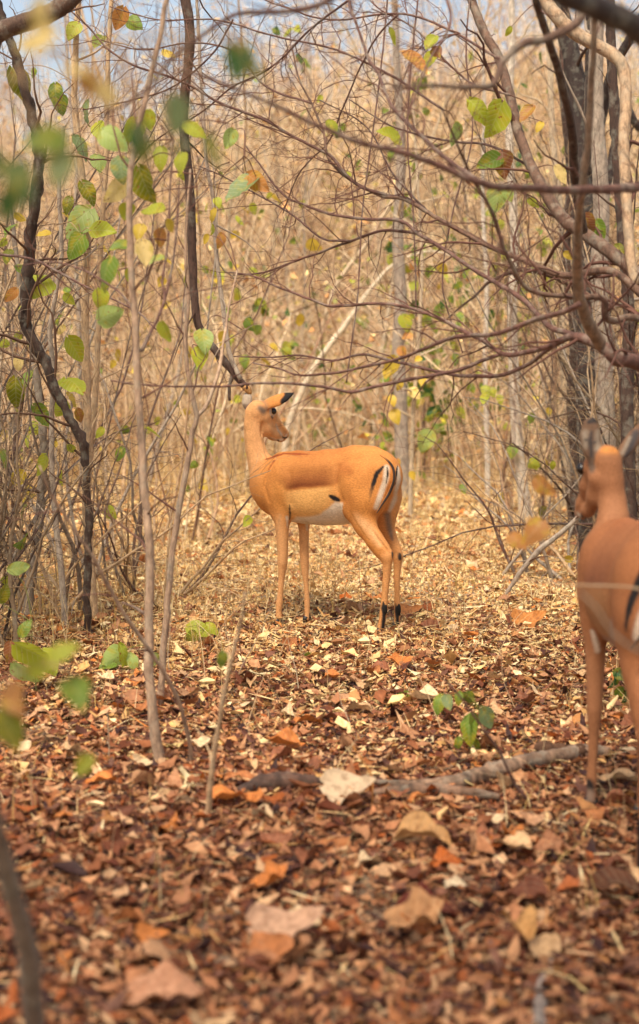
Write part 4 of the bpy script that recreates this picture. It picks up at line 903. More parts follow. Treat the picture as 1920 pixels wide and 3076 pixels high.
trunk_tree('leaning_sapling', 'whitish sapling bending in a long arc to the right above the impala', 78, (850, 1470), [(862, 1300), (905, 1180), (960, 1080), (1050, 960), (1120, 860), (1190, 790), (1290, 755), (1360, 770)],
           [(0, 26), (.6, 18), (1, 6)], np.array(lin(224, 206, 176, .85)), dict(spacing=.5, lrange=(.3, 1.2), col=PALEB, depth=1, rfac=.4))
trunk_tree('leaning_sapling', 'pale stem slanting up to the right through the thicket', 79, (870, 1440), [(900, 1250), (960, 1020), (1010, 860), (1110, 720), (1180, 600), (1260, 500), (1380, 430), (1500, 400)],
           [(0, 22), (1, 8)], np.array(lin(214, 190, 156, .85)), dict(spacing=.6, lrange=(.3, 1.2), col=PALEB, depth=1, rfac=.4))
trunk_tree('leaning_sapling', 'pale stem arching left above the standing impala back', 80, (940, 1440), [(900, 1180), (870, 1020), (830, 950), (760, 900), (690, 878), (600, 880)],
           [(0, 18), (1, 6)], np.array(lin(216, 190, 150, .85)), dict(spacing=.5, lrange=(.3, .9), col=PALEB, depth=1, rfac=.4))

# left-hand tree with a broken, drooping limb
b = G(262, 1905); b = floor_at(b[0], b[1])
t = Tree('gnarled_tree', 'dark gnarled leaning tree with a long drooping limb that ends broken', 'tree', b, 81)
Y1 = b[1]
t.limb([(262, 1912), (262, 1750), (268, 1600), (258, 1430), (246, 1325), (205, 1248), (173, 1176), (131, 1087), (78, 980), (80, 880), (92, 700), (110, 560), (118, 450), (95, 330), (40, 150), (-20, -60), (-60, -450)], [(0, Y1), (1, Y1-.4)],
       [(0, 24), (.2, 26), (.32, 30), (.45, 40), (.5, 36), (.7, 34), (.8, 24), (1, 20)], BROWN*.42, 'trunk', dict(spacing=.11, lrange=(.3, .9), col=BROWN, depth=1, rfac=.35), lump=.2, sides=12, wob=.9)
q, r = t.limb([(-58, -440), (250, -420), (430, -330), (520, -200), (546, -60), (571, 100), (559, 254), (552, 381), (571, 571), (578, 762), (584, 889), (597, 978), (648, 1054), (711, 1130), (743, 1168)], [(0, Y1-.4), (1, 7.3)],
       [(0, 44), (.4, 34), (.7, 30), (1, 25)], DARKB*1.1, tw=dict(spacing=.35, lrange=(.2, .6), col=DARKB, depth=1, rfac=.3), wob=.2)
a = Acc(); e_ = unit(q[-1]-q[-3]); tube(a, np.array([q[-1]-e_*.02, q[-1]+e_*.004, q[-1]+e_*.022, q[-1]+e_*.03]), [r[-1]*1.02, r[-1]*.98, r[-1]*.7, r[-1]*.2], 9, lin(214, 160, 96, .8), t.r, .12, True); a.build('broken_end', BARK, t.e, b)
t.limb([(590, -40), (600, 150), (610, 320), (620, 480), (640, 600), (649, 748), (661, 849), (673, 950), (690, 1057), (722, 1140)], 7.25, [(0, 10), (.6, 13), (1, 16)], GREYB*1.25, tw=dict(spacing=.3, lrange=(.15, .4), col=GREYB, depth=0))
t.limb([(700, 1125), (690, 1160), (688, 1205)], 7.3, [(0, 14), (1, 9)], DARKB)
t.limb([(-30, 150), (0, 98), (80, 66), (150, 40), (210, 0), (300, -80), (420, -150)], Y1-1.0, [(0, 58), (.5, 62), (1, 40)], BROWN*.7, tw=dict(spacing=.2, lrange=(.3, .8), col=BROWN, depth=1, rfac=.3), lump=.08)
t.limb([(0, 765), (89, 777), (179, 819), (268, 867), (405, 932), (470, 990)], [(0, Y1-.6), (1, Y1-1.2)], [(0, 10), (1, 5)], RED, tw=dict(spacing=.12, lrange=(.1, .4), col=RED, depth=1))
t.done(BROWN)

LEAF_A = [(219, 95, 62, 'yg'), (295, 127, 62, 'g'), (359, 57, 72, 'o'), (406, 70, 56, 'g'), (63, 254, 112, 'ol'), (168, 286, 74, 'g'), (184, 317, 64, 'g'), (257, 343, 80, 'gg'), (298, 394, 64, 'yg'),
          (248, 444, 84, 'gg'), (298, 489, 62, 'pg'), (267, 578, 84, 'ol'), (203, 616, 58, 'ol'), (232, 667, 116, 'pg'), (222, 743, 88, 'g'), (311, 692, 80, 'yg'), (77, 825, 74, 'g'), (107, 860, 116, 'yg'),
          (33, 887, 54, 'o'), (226, 1051, 88, 'yg'), (184, 992, 34, 'c'), (56, 1096, 44, 'c'), (86, 1140, 66, 'g'), (48, 1182, 96, 'ol'), (226, 1152, 100, 'yg'), (223, 1206, 66, 'y'), (125, 1253, 86, 'g'), (9, 1385, 66, 'g'),
          (30, 690, 60, 'g'), (20, 770, 50, 'ol'), (130, 700, 46, 'y'), (180, 1230, 60, 'yg'), (240, 1250, 50, 'o'), (70, 950, 40, 'y'), (300, 1300, 40, 'yg'), (210, 900, 44, 'yg')]
LEAF_B = [(346, 419, 96, 'pg'), (397, 394, 84, 'yg'), (451, 362, 60, 'yg'), (590, 387, 76, 'yg'), (365, 514, 82, 'gg'), (482, 476, 76, 'yg'), (540, 489, 66, 'yg'), (343, 578, 86, 'c'), (438, 560, 120, 'ol'),
          (457, 635, 80, 'yg'), (432, 762, 84, 'c'), (419, 698, 56, 'y'), (483, 717, 58, 'o'), (315, 825, 108, 'g'), (303, 902, 68, 'yg'), (336, 947, 84, 'pg'), (500, 998, 68, 'yg'), (380, 640, 60, 'yg'), (360, 740, 70, 'g'), (470, 780, 54, 'pg'), (510, 680, 44, 'y'), (390, 830, 44, 'yg')]
LEAF_C = [(689, 419, 64, 'pg'), (724, 571, 124, 'gg'), (771, 546, 92, 'o'), (638, 648, 48, 'y'), (663, 724, 50, 'o'), (613, 1027, 80, 'pg'), (598, 1075, 70, 'yg'), (640, 690, 40, 'yg'), (620, 720, 34, 'y'), (655, 610, 36, 'yg')]
s2 = dict(spacing=.2, lrange=(.2, .6), col=RED, depth=1, rfac=.4)
trunk_tree('grey_sapling', 'shaggy grey trunk leaning right at the foot of the gnarled tree', 87, (76, 1866), [(100, 1700), (122, 1520), (132, 1350), (112, 1150), (92, 1000), (60, 850), (30, 600)], [(0, 36), (.5, 26), (1, 12)], GREYB*.75, dict(spacing=.16, lrange=(.2, .7), col=BROWN, depth=1, rfac=.4), lump=.16)
trunk_tree('grey_sapling', 'pale grey crooked stem beside the dark gnarled trunk', 82, (198, 1888), [(185, 1720), (168, 1563), (161, 1500), (155, 1295), (161, 1117), (150, 1000), (165, 900), (185, 760), (178, 560), (190, 380)], [(0, 22), (1, 12)], GREYB*1.15, dict(s2, col=GREYB))
trunk_tree('tan_sapling', 'smooth tan sapling with large yellow green leaves next to the gnarled tree', 83, (282, 1866), [(268, 1650), (260, 1500), (262, 1236), (256, 938), (262, 700), (240, 480), (225, 300), (230, 100), (240, -60)], [(0, 34), (.5, 26), (1, 18)], TANB, dict(s2, col=TANB*.85), leaves=[(x, y, z, k, -.05-.5*((i*37) % 10)/10) for i, (x, y, z, k) in enumerate(LEAF_A)])
trunk_tree('tan_sapling', 'thinner tan sapling crossing behind the smooth tan sapling', 84, (272, 1850), [(262, 1498), (285, 1206), (298, 938), (302, 760), (318, 500), (322, 250), (335, -20)], [(0, 24), (1, 14)], TANB*.9, dict(s2, col=TANB*.8))
D_ = lambda l: [(x*1.27, y*1.27) for x, y in l]
trunk_tree('mottled_sapling', 'mottled pale sapling rising from the leaf litter, tallest in front', 85, (482, 2302), D_([(364, 1700), (354, 1600), (352, 1450), (355, 1300), (345, 1200), (335, 1050), (325, 900), (318, 750), (310, 600), (306, 450), (322, 330), (352, 200), (395, 0), (410, -80)]),
           [(0, 40), (.15, 31), (.5, 24), (1, 15)], PINKB*.85, dict(spacing=.26, lrange=(.2, .7), col=RED, depth=1, rfac=.4, start=.25),
           [(D_([(357, 1460), (320, 1440), (290, 1425)]), [(0, 0), (1, .2)], [(0, 14), (1, 7)], BROWN), (D_([(330, 830), (350, 800), (385, 720), (410, 620), (420, 520), (425, 420)]), [(0, 0), (1, .3)], [(0, 12), (1, 5)], RED), (D_([(322, 740), (280, 690), (200, 640), (120, 620), (40, 630)]), [(0, 0), (1, .4)], [(0, 9), (1, 4)], RED),
            ([(428, 1057), (494, 902), (488, 855), (506, 700), (512, 560), (520, 420)], [(0, 0), (1, .3)], [(0, 10), (1, 5)], RED)],
           leaves=[(x, y, z, k, .1+.5*((i*37) % 10)/10) for i, (x, y, z, k) in enumerate(LEAF_B)], twcol=RED)
trunk_tree('forked_sapling', 'slim pinkish sapling that forks beside the mottled sapling', 86, (480, 2130), D_([(385, 1560), (395, 1450), (402, 1370), (416, 1250), (440, 1120), (456, 1020), (465, 985), (448, 900), (440, 820), (445, 700), (440, 560), (450, 400)]),
           [(0, 26), (.4, 20), (.6, 16), (1, 7)], PINKB*.8, dict(spacing=.2, lrange=(.15, .6), col=RED, depth=1, rfac=.4, start=.3),
           [(D_([(465, 985), (490, 955), (510, 900), (525, 840), (540, 740), (560, 640)]), [(0, 0), (1, .3)], [(0, 15), (1, 6)], PINKB)], leaves=[(x, y, z, k, .5) for x, y, z, k in LEAF_C], twcol=RED)

# tangled dry shrubs at both sides of the clearing
def shrub(name, label, x, y, seed, h, stems, spread_, group=None, leaves=0, kinds=('yg', 'g', 'y'), pal=None, twsp=.14, rmax=.014, lsize=(.06, .11)):
    b = floor_at(x, y); e = thing(name, label, 'shrub', b, group); r = np.random.default_rng(seed); tw = Acc(); sk = []
    for s in range(stems):
        d = unit([r.normal(0, spread_), r.normal(0, spread_), 1]); L = h*r.uniform(.5, 1.05)
        c = (TH if pal is None else pal)[r.integers(len(TH if pal is None else pal))]*r.uniform(.8, 1.1)
        n = 12; p = wander(b+[r.normal(0, .14), r.normal(0, .14), -.05], d, L, n, r, .12, -.01)
        rad = np.linspace(r.uniform(.5, 1)*rmax, .0022, n+1); a = Acc(); tube(a, p, rad, 6, c, r, .04); a.build('stem', BARK, e, b); sk.append(p)
        twigs(tw, p, rad, r, twsp, (.15, .75), c*.9, 1, 3, (.4, 1.1), .08, -.02, .45, .17, .0011, skel=sk)
    tag(tw.build('twigs', TWIG, e, b), kind='stuff')
    pts = np.vstack(sk)
    for _ in range(leaves):
        p = pts[r.integers(len(pts))]; o = link('leaf', LEAF_ME[r.integers(4)], None, e); k = kinds[r.integers(len(kinds))]
        set_basis(o, p-b, unit([r.normal(), r.normal(), -1.2]), unit(r.normal(size=3)+[0, -.8, .6]), r.uniform(*lsize)); o.color = (*np.clip(np.array(LEAFCOL[k])*r.uniform(.8, 1.15), 0, 1), 1)
    return e
BRN = np.array([TANB, BROWN, GREYB, TANB*.85, RED*1.2])
shrub('tangled_shrub', 'tangled dry shrub of arching stems at the foot of the gnarled tree', -1.42, 8.1, 201, 1.9, 11, .45, pal=BRN, leaves=5)
shrub('tangled_shrub', 'low tangle of dry stems between the grey stem and the clearing', -1.05, 8.9, 202, 1.6, 10, .5, pal=BRN, leaves=3)
shrub('tangled_shrub', 'tall twiggy dry shrub filling the gap behind the tan saplings', -1.35, 9.8, 203, 3.8, 9, .22, pal=BRN, leaves=14)
shrub('tangled_shrub', 'tall twiggy shrub with scattered green leaves behind the gnarled tree', -2.0, 9.0, 204, 4.0, 9, .22, pal=BRN, leaves=22)
shrub('tangled_shrub', 'dry shrub rising behind the forked sapling', -1.0, 11.5, 205, 4.2, 8, .2, leaves=14)
shrub('tangled_shrub', 'dry brush crowding the foot of the furrowed grey trunk', 2.15, 10.6, 206, 3.6, 12, .22, pal=BRN, leaves=4)
shrub('tangled_shrub', 'upright dry stems right behind the blackish trunk', 1.85, 12.2, 207, 4.4, 12, .16, pal=BRN, leaves=6)
shrub('tangled_shrub', 'spindly dry shrub between the whitish trunks and the blackish trunk', 1.75, 13.6, 208, 4.2, 11, .18, leaves=6)
shrub('tangled_shrub', 'low arching dry shrub beside the leaning dead branch', 1.55, 9.6, 209, 1.3, 8, .5, pal=BRN, leaves=2)
shrub('tangled_shrub', 'dark crowded stems against the furrowed grey trunk', 2.3, 11.6, 210, 4.6, 14, .14, pal=BRN*.7, leaves=3)
shrub('tangled_shrub', 'fine brown brush in front of the blackish trunk', 1.95, 9.4, 211, 3.0, 10, .2, pal=BRN*.8, leaves=3)
shrub('tangled_shrub', 'pale criss-crossing dry shrub behind the pale stem that slants right', .35, 16.5, 212, 4.6, 8, .42, leaves=8)
shrub('tangled_shrub', 'wide arching dry shrub under the green leafed bushes', 1.2, 17.5, 213, 4.2, 9, .45, leaves=10)
shrub('tangled_shrub', 'pale arching shrub seen past the drooping broken limb', -.75, 15.5, 214, 4.6, 9, .4, leaves=8)
for k_, (x_, y_, h_, lab_) in enumerate(((2.0, 10.1, 3.4, 'dark brown brush crowded between the blackish and grey trunks'), (2.25, 9.2, 3.2, 'dark fine twigged shrub in front of the furrowed grey trunk'), (2.6, 12.8, 5.0, 'tall dark brush behind the furrowed grey trunk'),
                                    (-1.85, 8.2, 3.6, 'dark fine twigged shrub around the gnarled tree trunk'), (-2.3, 10.4, 4.4, 'tall dark brush behind the shaggy grey trunk'), (-1.6, 7.3, 1.5, 'low dark bramble of twigs in front of the shaggy grey trunk'))):
    shrub('tangled_shrub', lab_, x_, y_, 220+k_, h_, 13, .26, pal=BRN*.5, leaves=4 if x_ > 0 else 8, twsp=.11)
# leafy bushes in the thicket
GK = ('dg', 'g', 'g', 'yg')
for (px, Y, h, nst, nl, lab, sd_) in ((1290, 17.0, 4.4, 6, 260, 'green leafed bush in the thicket above the standing impala rump', 301), (1420, 19.0, 5.8, 6, 200, 'taller green leafed bush beside the slender whitish stem', 302),
                                      (1640, 17.5, 6.5, 6, 200, 'green leafed bush high up among the limbs of the spreading tree', 303), (980, 21, 5.0, 6, 80, 'sparse green bush deep in the thicket behind the impala head', 304), (620, 15, 3.4, 6, 60, 'small yellow green bush behind the forked sapling stems', 305)):
    x = P(px, 1085, Y)[0]; shrub('leafy_bush', lab, x, Y, sd_, h, nst, .24, 'green bushes in the thicket', nl, GK if sd_ != 305 else ('yg', 'y', 'g'), twsp=.2, rmax=.02, lsize=(.07, .15))

# bare saplings along the edge of the thicket: shared meshes, one object each
SAP = []
for k in range(8):
    r = np.random.default_rng(400+k); h = r.uniform(5, 8.5); c = [PALEB, TANB, GREYB, BROWN, PALEB, TANB, np.array(lin(204, 186, 160, .85)), TANB][k]
    p = wander([0, 0, -.1], [r.normal(0, .06), r.normal(0, .06), 1], h, 16, r, .075, .0); rad = np.linspace(r.uniform(.018, .035), .006, 17)
    a = Acc(); tube(a, p, rad, 7, c, r, .04); v, q, tt, cc = a.arrays(); m1 = mesh_from('trunk', v, q, tt, cc); m1.materials.append(BARK)
    w = Acc(); twigs(w, p, rad, r, .22, (.5, 1.7), c*.95, 1, 3, (.35, .9), .15, .0, .45, .13, .0025); v, q, tt, cc = w.arrays(); m2 = mesh_from('twigs', v, q, tt, cc); m2.materials.append(TWIG)
    SAP.append((m1, m2))
RS = np.random.default_rng(77)
LOOK = ['pale smooth', 'tan', 'grey', 'dark brown', 'pale crooked', 'tan twiggy', 'whitish', 'light tan']
def sapling(x, y, k, s):
    px = x/y*F_PX+W_PX/2; z = 'past the gnarled tree' if px < 420 else 'behind the forked sapling' if px < 720 else 'behind the standing impala' if px < 1250 else 'among the whitish trunks' if px < 1640 else 'past the blackish trunk'
    e = thing('bare_sapling', LOOK[k]+' bare upright sapling in the dry thicket '+z, 'sapling', floor_at(x, y), 'bare saplings in the thicket')
    e.rotation_euler[2] = RS.uniform(0, 6.28); e.scale = (s, s, s); link('trunk', SAP[k][0], None, e); tag(link('twigs', SAP[k][1], None, e), kind='stuff')
for i in range(60):
    y = RS.uniform(14.5, 24); u = RS.uniform(-1, 1)
    lim = 0.225*y+.3; x = u*lim
    if y < 18 and abs(x) < 0.35*lim: y += 5
    sapling(x, y, RS.integers(8), RS.uniform(.75, 1.15))

# unseen trees added outside the frame to shade the near litter and sides
def shade_tree(label, x, y, cx, cy, cz, rad, nl, seed):
    b = floor_at(x, y); e = thing('shade_tree', label, 'tree', b); r = np.random.default_rng(seed); c = np.array([cx, cy, cz])
    q, w = smooth_path([b-[0, 0, .1], b+[.03, 0, 1.2], (b+c)/2+[0, 0, .3], c-[0, 0, .3]], [.09, .075, .06, .035], .08); a = Acc(); tube(a, q, w[:, 0], 10, BROWN, r, .05, True); a.build('trunk', BARK, e, b)
    pts = []; tw = Acc()
    for k in range(16):
        d = unit(r.normal(size=3)*[1, 1, .45]); tip = c+d*rad*np.array([1, 1, .45])*r.uniform(.7, 1); s0 = q[int(len(q)*r.uniform(.7, .99))]
        p_, w_ = smooth_path([s0, (s0+tip)/2+[0, 0, .15], tip], [.028, .016, .006], .08); a = Acc(); tube(a, p_, w_[:, 0], 6, BROWN, r, .04); a.build('limb', BARK, e, b); pts.append(p_[len(p_)//3:])
        twigs(tw, p_, w_[:, 0], r, .14, (.2, .7), BROWN, 1, 3, (.4, 1.1), .3, 0, .45, .2, .002, skel=pts)
    tag(tw.build('twigs', TWIG, e, b), kind='stuff')
    P_ = np.vstack(pts); k = r.integers(len(P_), size=nl); xy = P_[k]+r.normal(0, .05, (nl, 3)); R = rot_mats(nl, .7, r); tv, tq = T_NEAR[3]
    vv = np.einsum('nij,vj->nvi', R, tv)*r.uniform(.06, .12, nl)[:, None, None]+xy[:, None]; qq = tq[None]+(np.arange(nl)*len(tv))[:, None, None]
    pal = np.array([LEAFCOL['g'], LEAFCOL['ol'], LEAFCOL['yg'], LEAFCOL['b']]); a = Acc(); a.add(vv.reshape(-1, 3), qq.reshape(-1, 4), None, np.repeat(pal[r.integers(4, size=nl)], len(tv), 0))
    tag(a.build('foliage', FOLIAGE, e, b), kind='stuff')
shade_tree('unseen leafy tree added behind the camera to shade the near litter', -1.7, .4, -.6, 1.0, 4.6, 2.3, 4200, 901)
shade_tree('unseen leafy tree added to shade the right edge of the clearing', 3.3, 4.6, 2.7, 5.0, 4.9, 1.9, 3200, 902)
shade_tree('unseen leafy tree added to shade the left edge of the clearing', -4.4, 4.9, -3.5, 4.9, 4.7, 1.7, 2800, 903)

# ------------------------------------------------------------------ things on the floor and near stems
def log_piece(name, label, cat, pts, rad, col, seed, lift=.0, sides=12, lump=.09):
    r = np.random.default_rng(seed); g = [G(x, y) for x, y in pts]
    p = np.array([[q[0], q[1], float(gz(q[0], q[1]))+rr*.75+lift] for q, rr in zip(g, rad)]); b = p[0].copy()
    q, w = smooth_path(p, rad, .02); a = Acc(); cc = np.asarray(col)*(1+.5*vnoise(q*40, 1, seed)+.25*r.normal(size=len(q)))[:, None]
    tube(a, q, w[:, 0]*(1+.06*r.normal(size=len(q))), sides, cc, r, lump, True); return tag(a.build(name, BARK, None, b), label, cat)
log_piece('fallen_log', 'weathered grey fallen log lying across the leaf litter', 'log', [(985, 2345), (1100, 2368), (1230, 2378), (1366, 2372), (1450, 2352), (1531, 2332), (1660, 2306), (1770, 2290), (1830, 2288)], [.005, .009, .013, .021, .026, .027, .025, .022, .017], lin(146, 116, 92, .75), 501, .016, 18, .10)
log_piece('bark_slab', 'flat rotting strip of bark in front of the fallen log', 'bark', [(1120, 2412), (1250, 2400), (1380, 2402), (1500, 2408)], [.012, .019, .019, .010], lin(140, 108, 84, .8), 502, .016)
log_piece('bark_slab', 'short dark chunk of rotten wood half buried in leaves', 'bark', [(720, 2415), (800, 2400), (880, 2392), (970, 2380)], [.014, .028, .026, .012], lin(92, 66, 52, .8), 503, .014)
log_piece('fallen_stick', 'pale stick lying in the litter left of the mottled sapling', 'stick', [(0, 2150), (120, 2168), (230, 2195), (330, 2240)], [.007, .007, .006, .004], lin(176, 150, 124, .8), 504)
log_piece('fallen_stick', 'thin whitish twig on the floor in front of the impala forefeet', 'stick', [(540, 1935), (580, 1912), (680, 1918), (800, 1925), (870, 1935)], [.005, .005, .004, .004, .003], lin(200, 186, 166, .85), 505)
log_piece('fallen_stick', 'curl of pale bark lying past the log', 'stick', [(1590, 2000), (1640, 2012), (1675, 2028)], [.012, .015, .010], lin(196, 150, 104, .85), 506)
log_piece('fallen_stick', 'smooth grey stick poking up under the rolled tan leaf', 'stick', [(1655, 2900), (1632, 2960), (1620, 3060), (1626, 3200)], [.011, .013, .014, .014], lin(160, 142, 128, .8), 507, .006)
log_piece('fallen_stick', 'fine dark twig lying behind the impala forelegs', 'stick', [(905, 1790), (930, 1815), (960, 1840), (985, 1858)], [.004, .004, .003, .003], lin(90, 66, 54, .8), 508, .01)
# crumbling clod
cb = G(1680, 2285); cb = floor_at(cb[0], cb[1]); a = Acc(); r = np.random.default_rng(510)
def rock(a, c, s, col, r, n=7):
    th_ = np.linspace(.02, np.pi-.02, n); ph = np.linspace(0, 2*np.pi, 2*n, endpoint=False)
    d = np.stack([np.sin(th_)[:, None]*np.cos(ph), np.sin(th_)[:, None]*np.sin(ph), np.cos(th_)[:, None]+0*ph], -1).reshape(-1, 3)
    k = 1+.22*vnoise(d, 5, int(r.integers(9999)))+.12*r.normal(size=len(d)); m = 2*n
    a.add(d*k[:, None]*np.asarray(s)+c, [[i*m+j, (i+1)*m+j, (i+1)*m+(j+1) % m, i*m+(j+1) % m] for i in range(n-1) for j in range(m)], None, col)
for k in range(22):
    o_ = np.array([r.normal(0, .045), r.normal(0, .03), r.uniform(.0, .045)]); s_ = r.uniform(.012, .034); rock(a, cb+o_, (s_*1.2, s_, s_*.8), np.array(lin(96, 68, 50, .8))*r.uniform(.6, 1.2), r)
tag(a.build('earth_clod', TWIG, None, cb), 'crumbly dark clod of earth just past the fallen log', 'clod')
# large single leaves in the foreground
def big_leaf(label, px, py, L, ang, colr, me, lift, tilt=(0, 0, 1)):
    g = G(px, py); z = float(gz(g[0], g[1])); o = link('large_leaf', DRY_ME[me], None); d = np.array([math.cos(math.radians(ang)), math.sin(math.radians(ang)), 0.02])
    s = .86*L*mpp(g[1]); colr = np.array(colr)*.85; set_basis(o, np.array([g[0], g[1], z+lift])-d*s*.5, d, np.array(tilt, float), s); o.color = (*colr, 1); tag(o, label, 'leaf')
big_leaf('broad pinkish cream dry leaf lying flat in the foreground litter', 868, 2855, 260, 8, lin(228, 180, 144, .76), 4, .05, (0, -.25, 1))
big_leaf('pale tan curled leaf below the dark red brown leaf', 1250, 2815, 230, 25, lin(214, 158, 106, .76), 1, .05, (.1, -.3, 1))
big_leaf('rolled tan leaf standing over the smooth grey stick', 1560, 2860, 190, 100, lin(214, 160, 96, .9), 3, .07, (.1, -.6, 1))
big_leaf('dark red brown leaf propped behind the pale tan curled leaf', 1295, 2765, 220, 10, lin(112, 42, 24, .8), 0, .05, (0, -.5, 1))
big_leaf('whitish torn leaf in front of the thin end of the log', 1055, 2440, 190, -15, lin(234, 204, 166, .72), 4, .05, (.1, -.5, 1))
big_leaf('glossy orange leaf lying past the small cream leaf', 1355, 2615, 140, 30, lin(196, 100, 30, .85), 2, .045, (0, -.3, 1))
big_leaf('small cream leaf lying in front of the glossy orange leaf', 1375, 2690, 84, 0, lin(246, 222, 182, .78), 5, .035, (0, -.3, 1))
big_leaf('wide tan pink leaf lying nearest the foot of the frame', 520, 3060, 280, 10, lin(212, 154, 116, .85), 5, .05, (0, -.3, 1))
big_leaf('brown curled leaf standing on edge beside the whitish torn leaf', 1160, 2490, 100, 95, lin(150, 88, 48, .85), 0, .06, (.5, -.7, .5))
big_leaf('yellowish tan crinkled leaf beyond the glossy orange leaf', 1275, 2560, 190, -10, lin(216, 166, 108, .76), 3, .04, (0, -.35, 1))
big_leaf('dark brown upturned leaf on the shaded litter', 1830, 2695, 190, 165, lin(104, 60, 32, .8), 0, .06, (0, -.3, 1))
big_leaf('tan leaf lying point up behind the dark brown upturned leaf', 1590, 2510, 104, 90, lin(206, 158, 118, .88), 1, .05, (0, -.5, 1))
big_leaf('large brown leaf curled over on the right in front of the log', 1680, 2560, 170, 20, lin(178, 120, 82, .85), 2, .05, (0, -.3, 1))
big_leaf('large orange leaf lying in the clearing past the bark curl', 1590, 1895, 120, 12, lin(214, 140, 70, .88), 4, .04, (0, -.5, 1))
big_leaf('bright orange leaf on the ground between the impala legs', 1043, 1815, 50, 0, lin(220, 120, 44, .88), 5, .03, (0, -.5, 1))
big_leaf('tan leaf lying behind the impala hind feet', 1235, 1855, 80, 5, lin(214, 140, 78, .88), 4, .03, (0, -.5, 1))

# green seedlings
def seedling(label, basepx, leaves, seed, h=.12, group=None):
    b = G(*basepx); b = floor_at(b[0], b[1]); k = Tree('seedling', label, 'seedling', b, seed, group)
    p = wander(b, [0, 0, 1], h, 6, k.r, .15); a = Acc(); tube(a, p, np.linspace(.0035, .0015, 7), 6, lin(120, 120, 60, .8)); a.build('stem', BARK, k.e, b); k.skel.append(p)
    for l in leaves: k.leaf(l[0], l[1], b[1]+k.r.normal(0, .03), l[2], l[3], *(l[4:5]))
    k.done(lin(120, 120, 60, .8), .0012)
seedling('green broad leaved seedling growing in front of the fallen log', (1412, 2262), [(1318, 2118, 65, 'g', -105), (1346, 2112, 51, 'gg', -75), (1378, 2100, 46, 'g', -100), (1410, 2098, 46, 'g', -60), (1428, 2108, 43, 'ol', -50), (1408, 2196, 99, 'g', -95), (1462, 2158, 78, 'gg', -65), (1375, 2235, 46, 'g', -110), (1432, 2240, 43, 'g', -60), (1420, 2175, 65, 'g', -85)], 601, .16)
seedling('dark green seedling beside the foreleg of the impala facing away', (1880, 2110), [(1845, 2045, 60, 'dg'), (1870, 2030, 56, 'dg'), (1890, 2085, 70, 'dg'), (1910, 2100, 70, 'dg'), (1855, 2090, 56, 'g'), (1872, 2170, 40, 'g'), (1925, 2070, 60, 'dg')], 602, .14)
seedling('tiny green sprout left of the broad leaved seedling', (1212, 2108), [(1200, 2094, 30, 'g'), (1218, 2092, 34, 'g')], 603, .03)
seedling('tiny green sprout near the impala forefeet', (930, 1980), [(922, 1970, 26, 'g'), (938, 1972, 28, 'yg')], 604, .03)
seedling('yellow green leafed seedling at the foot of the forked sapling', (605, 1925), [(600, 1895, 80, 'yg', -20), (640, 1890, 54, 'yg', -40), (570, 1915, 50, 'ol', 200)], 605, .08)
seedling('pale green seedling growing right behind the mottled sapling', (370, 2030), [(340, 1975, 84, 'pg', -150), (372, 1972, 80, 'yg', -80), (400, 1990, 66, 'pg', -70), (468, 1985, 50, 'pg', -90), (320, 2000, 60, 'g', -160), (362, 2005, 60, 'yg', -100)], 606, .10)
seedling('broad pale green leafed plant under the tangled shrub', (110, 2100), [(60, 1706, 70, 'pg', 10), (10, 1780, 66, 'ol', 60), (76, 1885, 62, 'g', 60), (102, 1962, 128, 'yg', -30), (80, 2020, 100, 'pg', -40), (150, 1990, 90, 'yg', -60), (30, 1960, 70, 'b', -90)], 607, .30)

# near stems, out of focus
def near_stem(name, label, cat, pts, Yk, wk, col, seed, tw=None, leaves=(), base=None, group=None):
    Y0 = Yk[0][1]; b = P(pts[0][0], pts[0][1], Y0) if base is None else np.array(base); b = floor_at(b[0], b[1])
    k = Tree(name, label, cat, b, seed, group); k.limb(pts, Yk, wk, col, 'stem', tw, None, 8)
    for l in leaves: k.leaf(*l)
    k.done(col, .0013); return k
g_ = lambda x, y: float(G(x, y)[1])
near_stem('dead_branch', 'reddish dead branch leaning left from the litter by the mottled sapling', 'branch', [(580, 2296), (565, 2211), (533, 2090), (470, 1989), (356, 1817), (273, 1665), (165, 1500), (120, 1400)], [(0, g_(580, 2296)), (1, 4.5)], [(0, 15), (.5, 14), (1, 8)], PINKB*.9, 701, dict(spacing=.2, lrange=(.1, .4), col=RED, depth=1))
near_stem('dry_stalk', 'pale upright dry stalk standing in front of the mottled sapling', 'stalk', [(618, 2490), (640, 2300), (680, 2050), (722, 1880), (735, 1780)], [(0, g_(618, 2490)), (1, 4.1)], [(0, 22), (.5, 17), (1, 8)], TANB, 702, dict(spacing=.2, lrange=(.08, .25), col=TANB, depth=0), [(668, 1985, 4.2, 60, 'g', -95)])
near_stem('dead_branch', 'thin dark twig standing up between the seedling and the log', 'branch', [(1600, 2420), (1550, 2359), (1500, 2257), (1436, 2168), (1366, 2073), (1303, 2022), (1200, 1990)], [(0, g_(1600, 2420)), (1, 4.4)], [(0, 12), (1, 5)], RED, 703, dict(spacing=.2, lrange=(.08, .25), col=RED, depth=0))
near_stem('dead_branch', 'dark blurred upright stem rising close by at the left edge', 'branch', [(110, 3300), (100, 3080), (95, 2950), (70, 2800), (30, 2650), (-10, 2480), (-60, 2250)], [(0, g_(110, 3300)), (1, 1.9)], [(0, 74), (.5, 74), (1, 50)], GREYB*.62, 704)
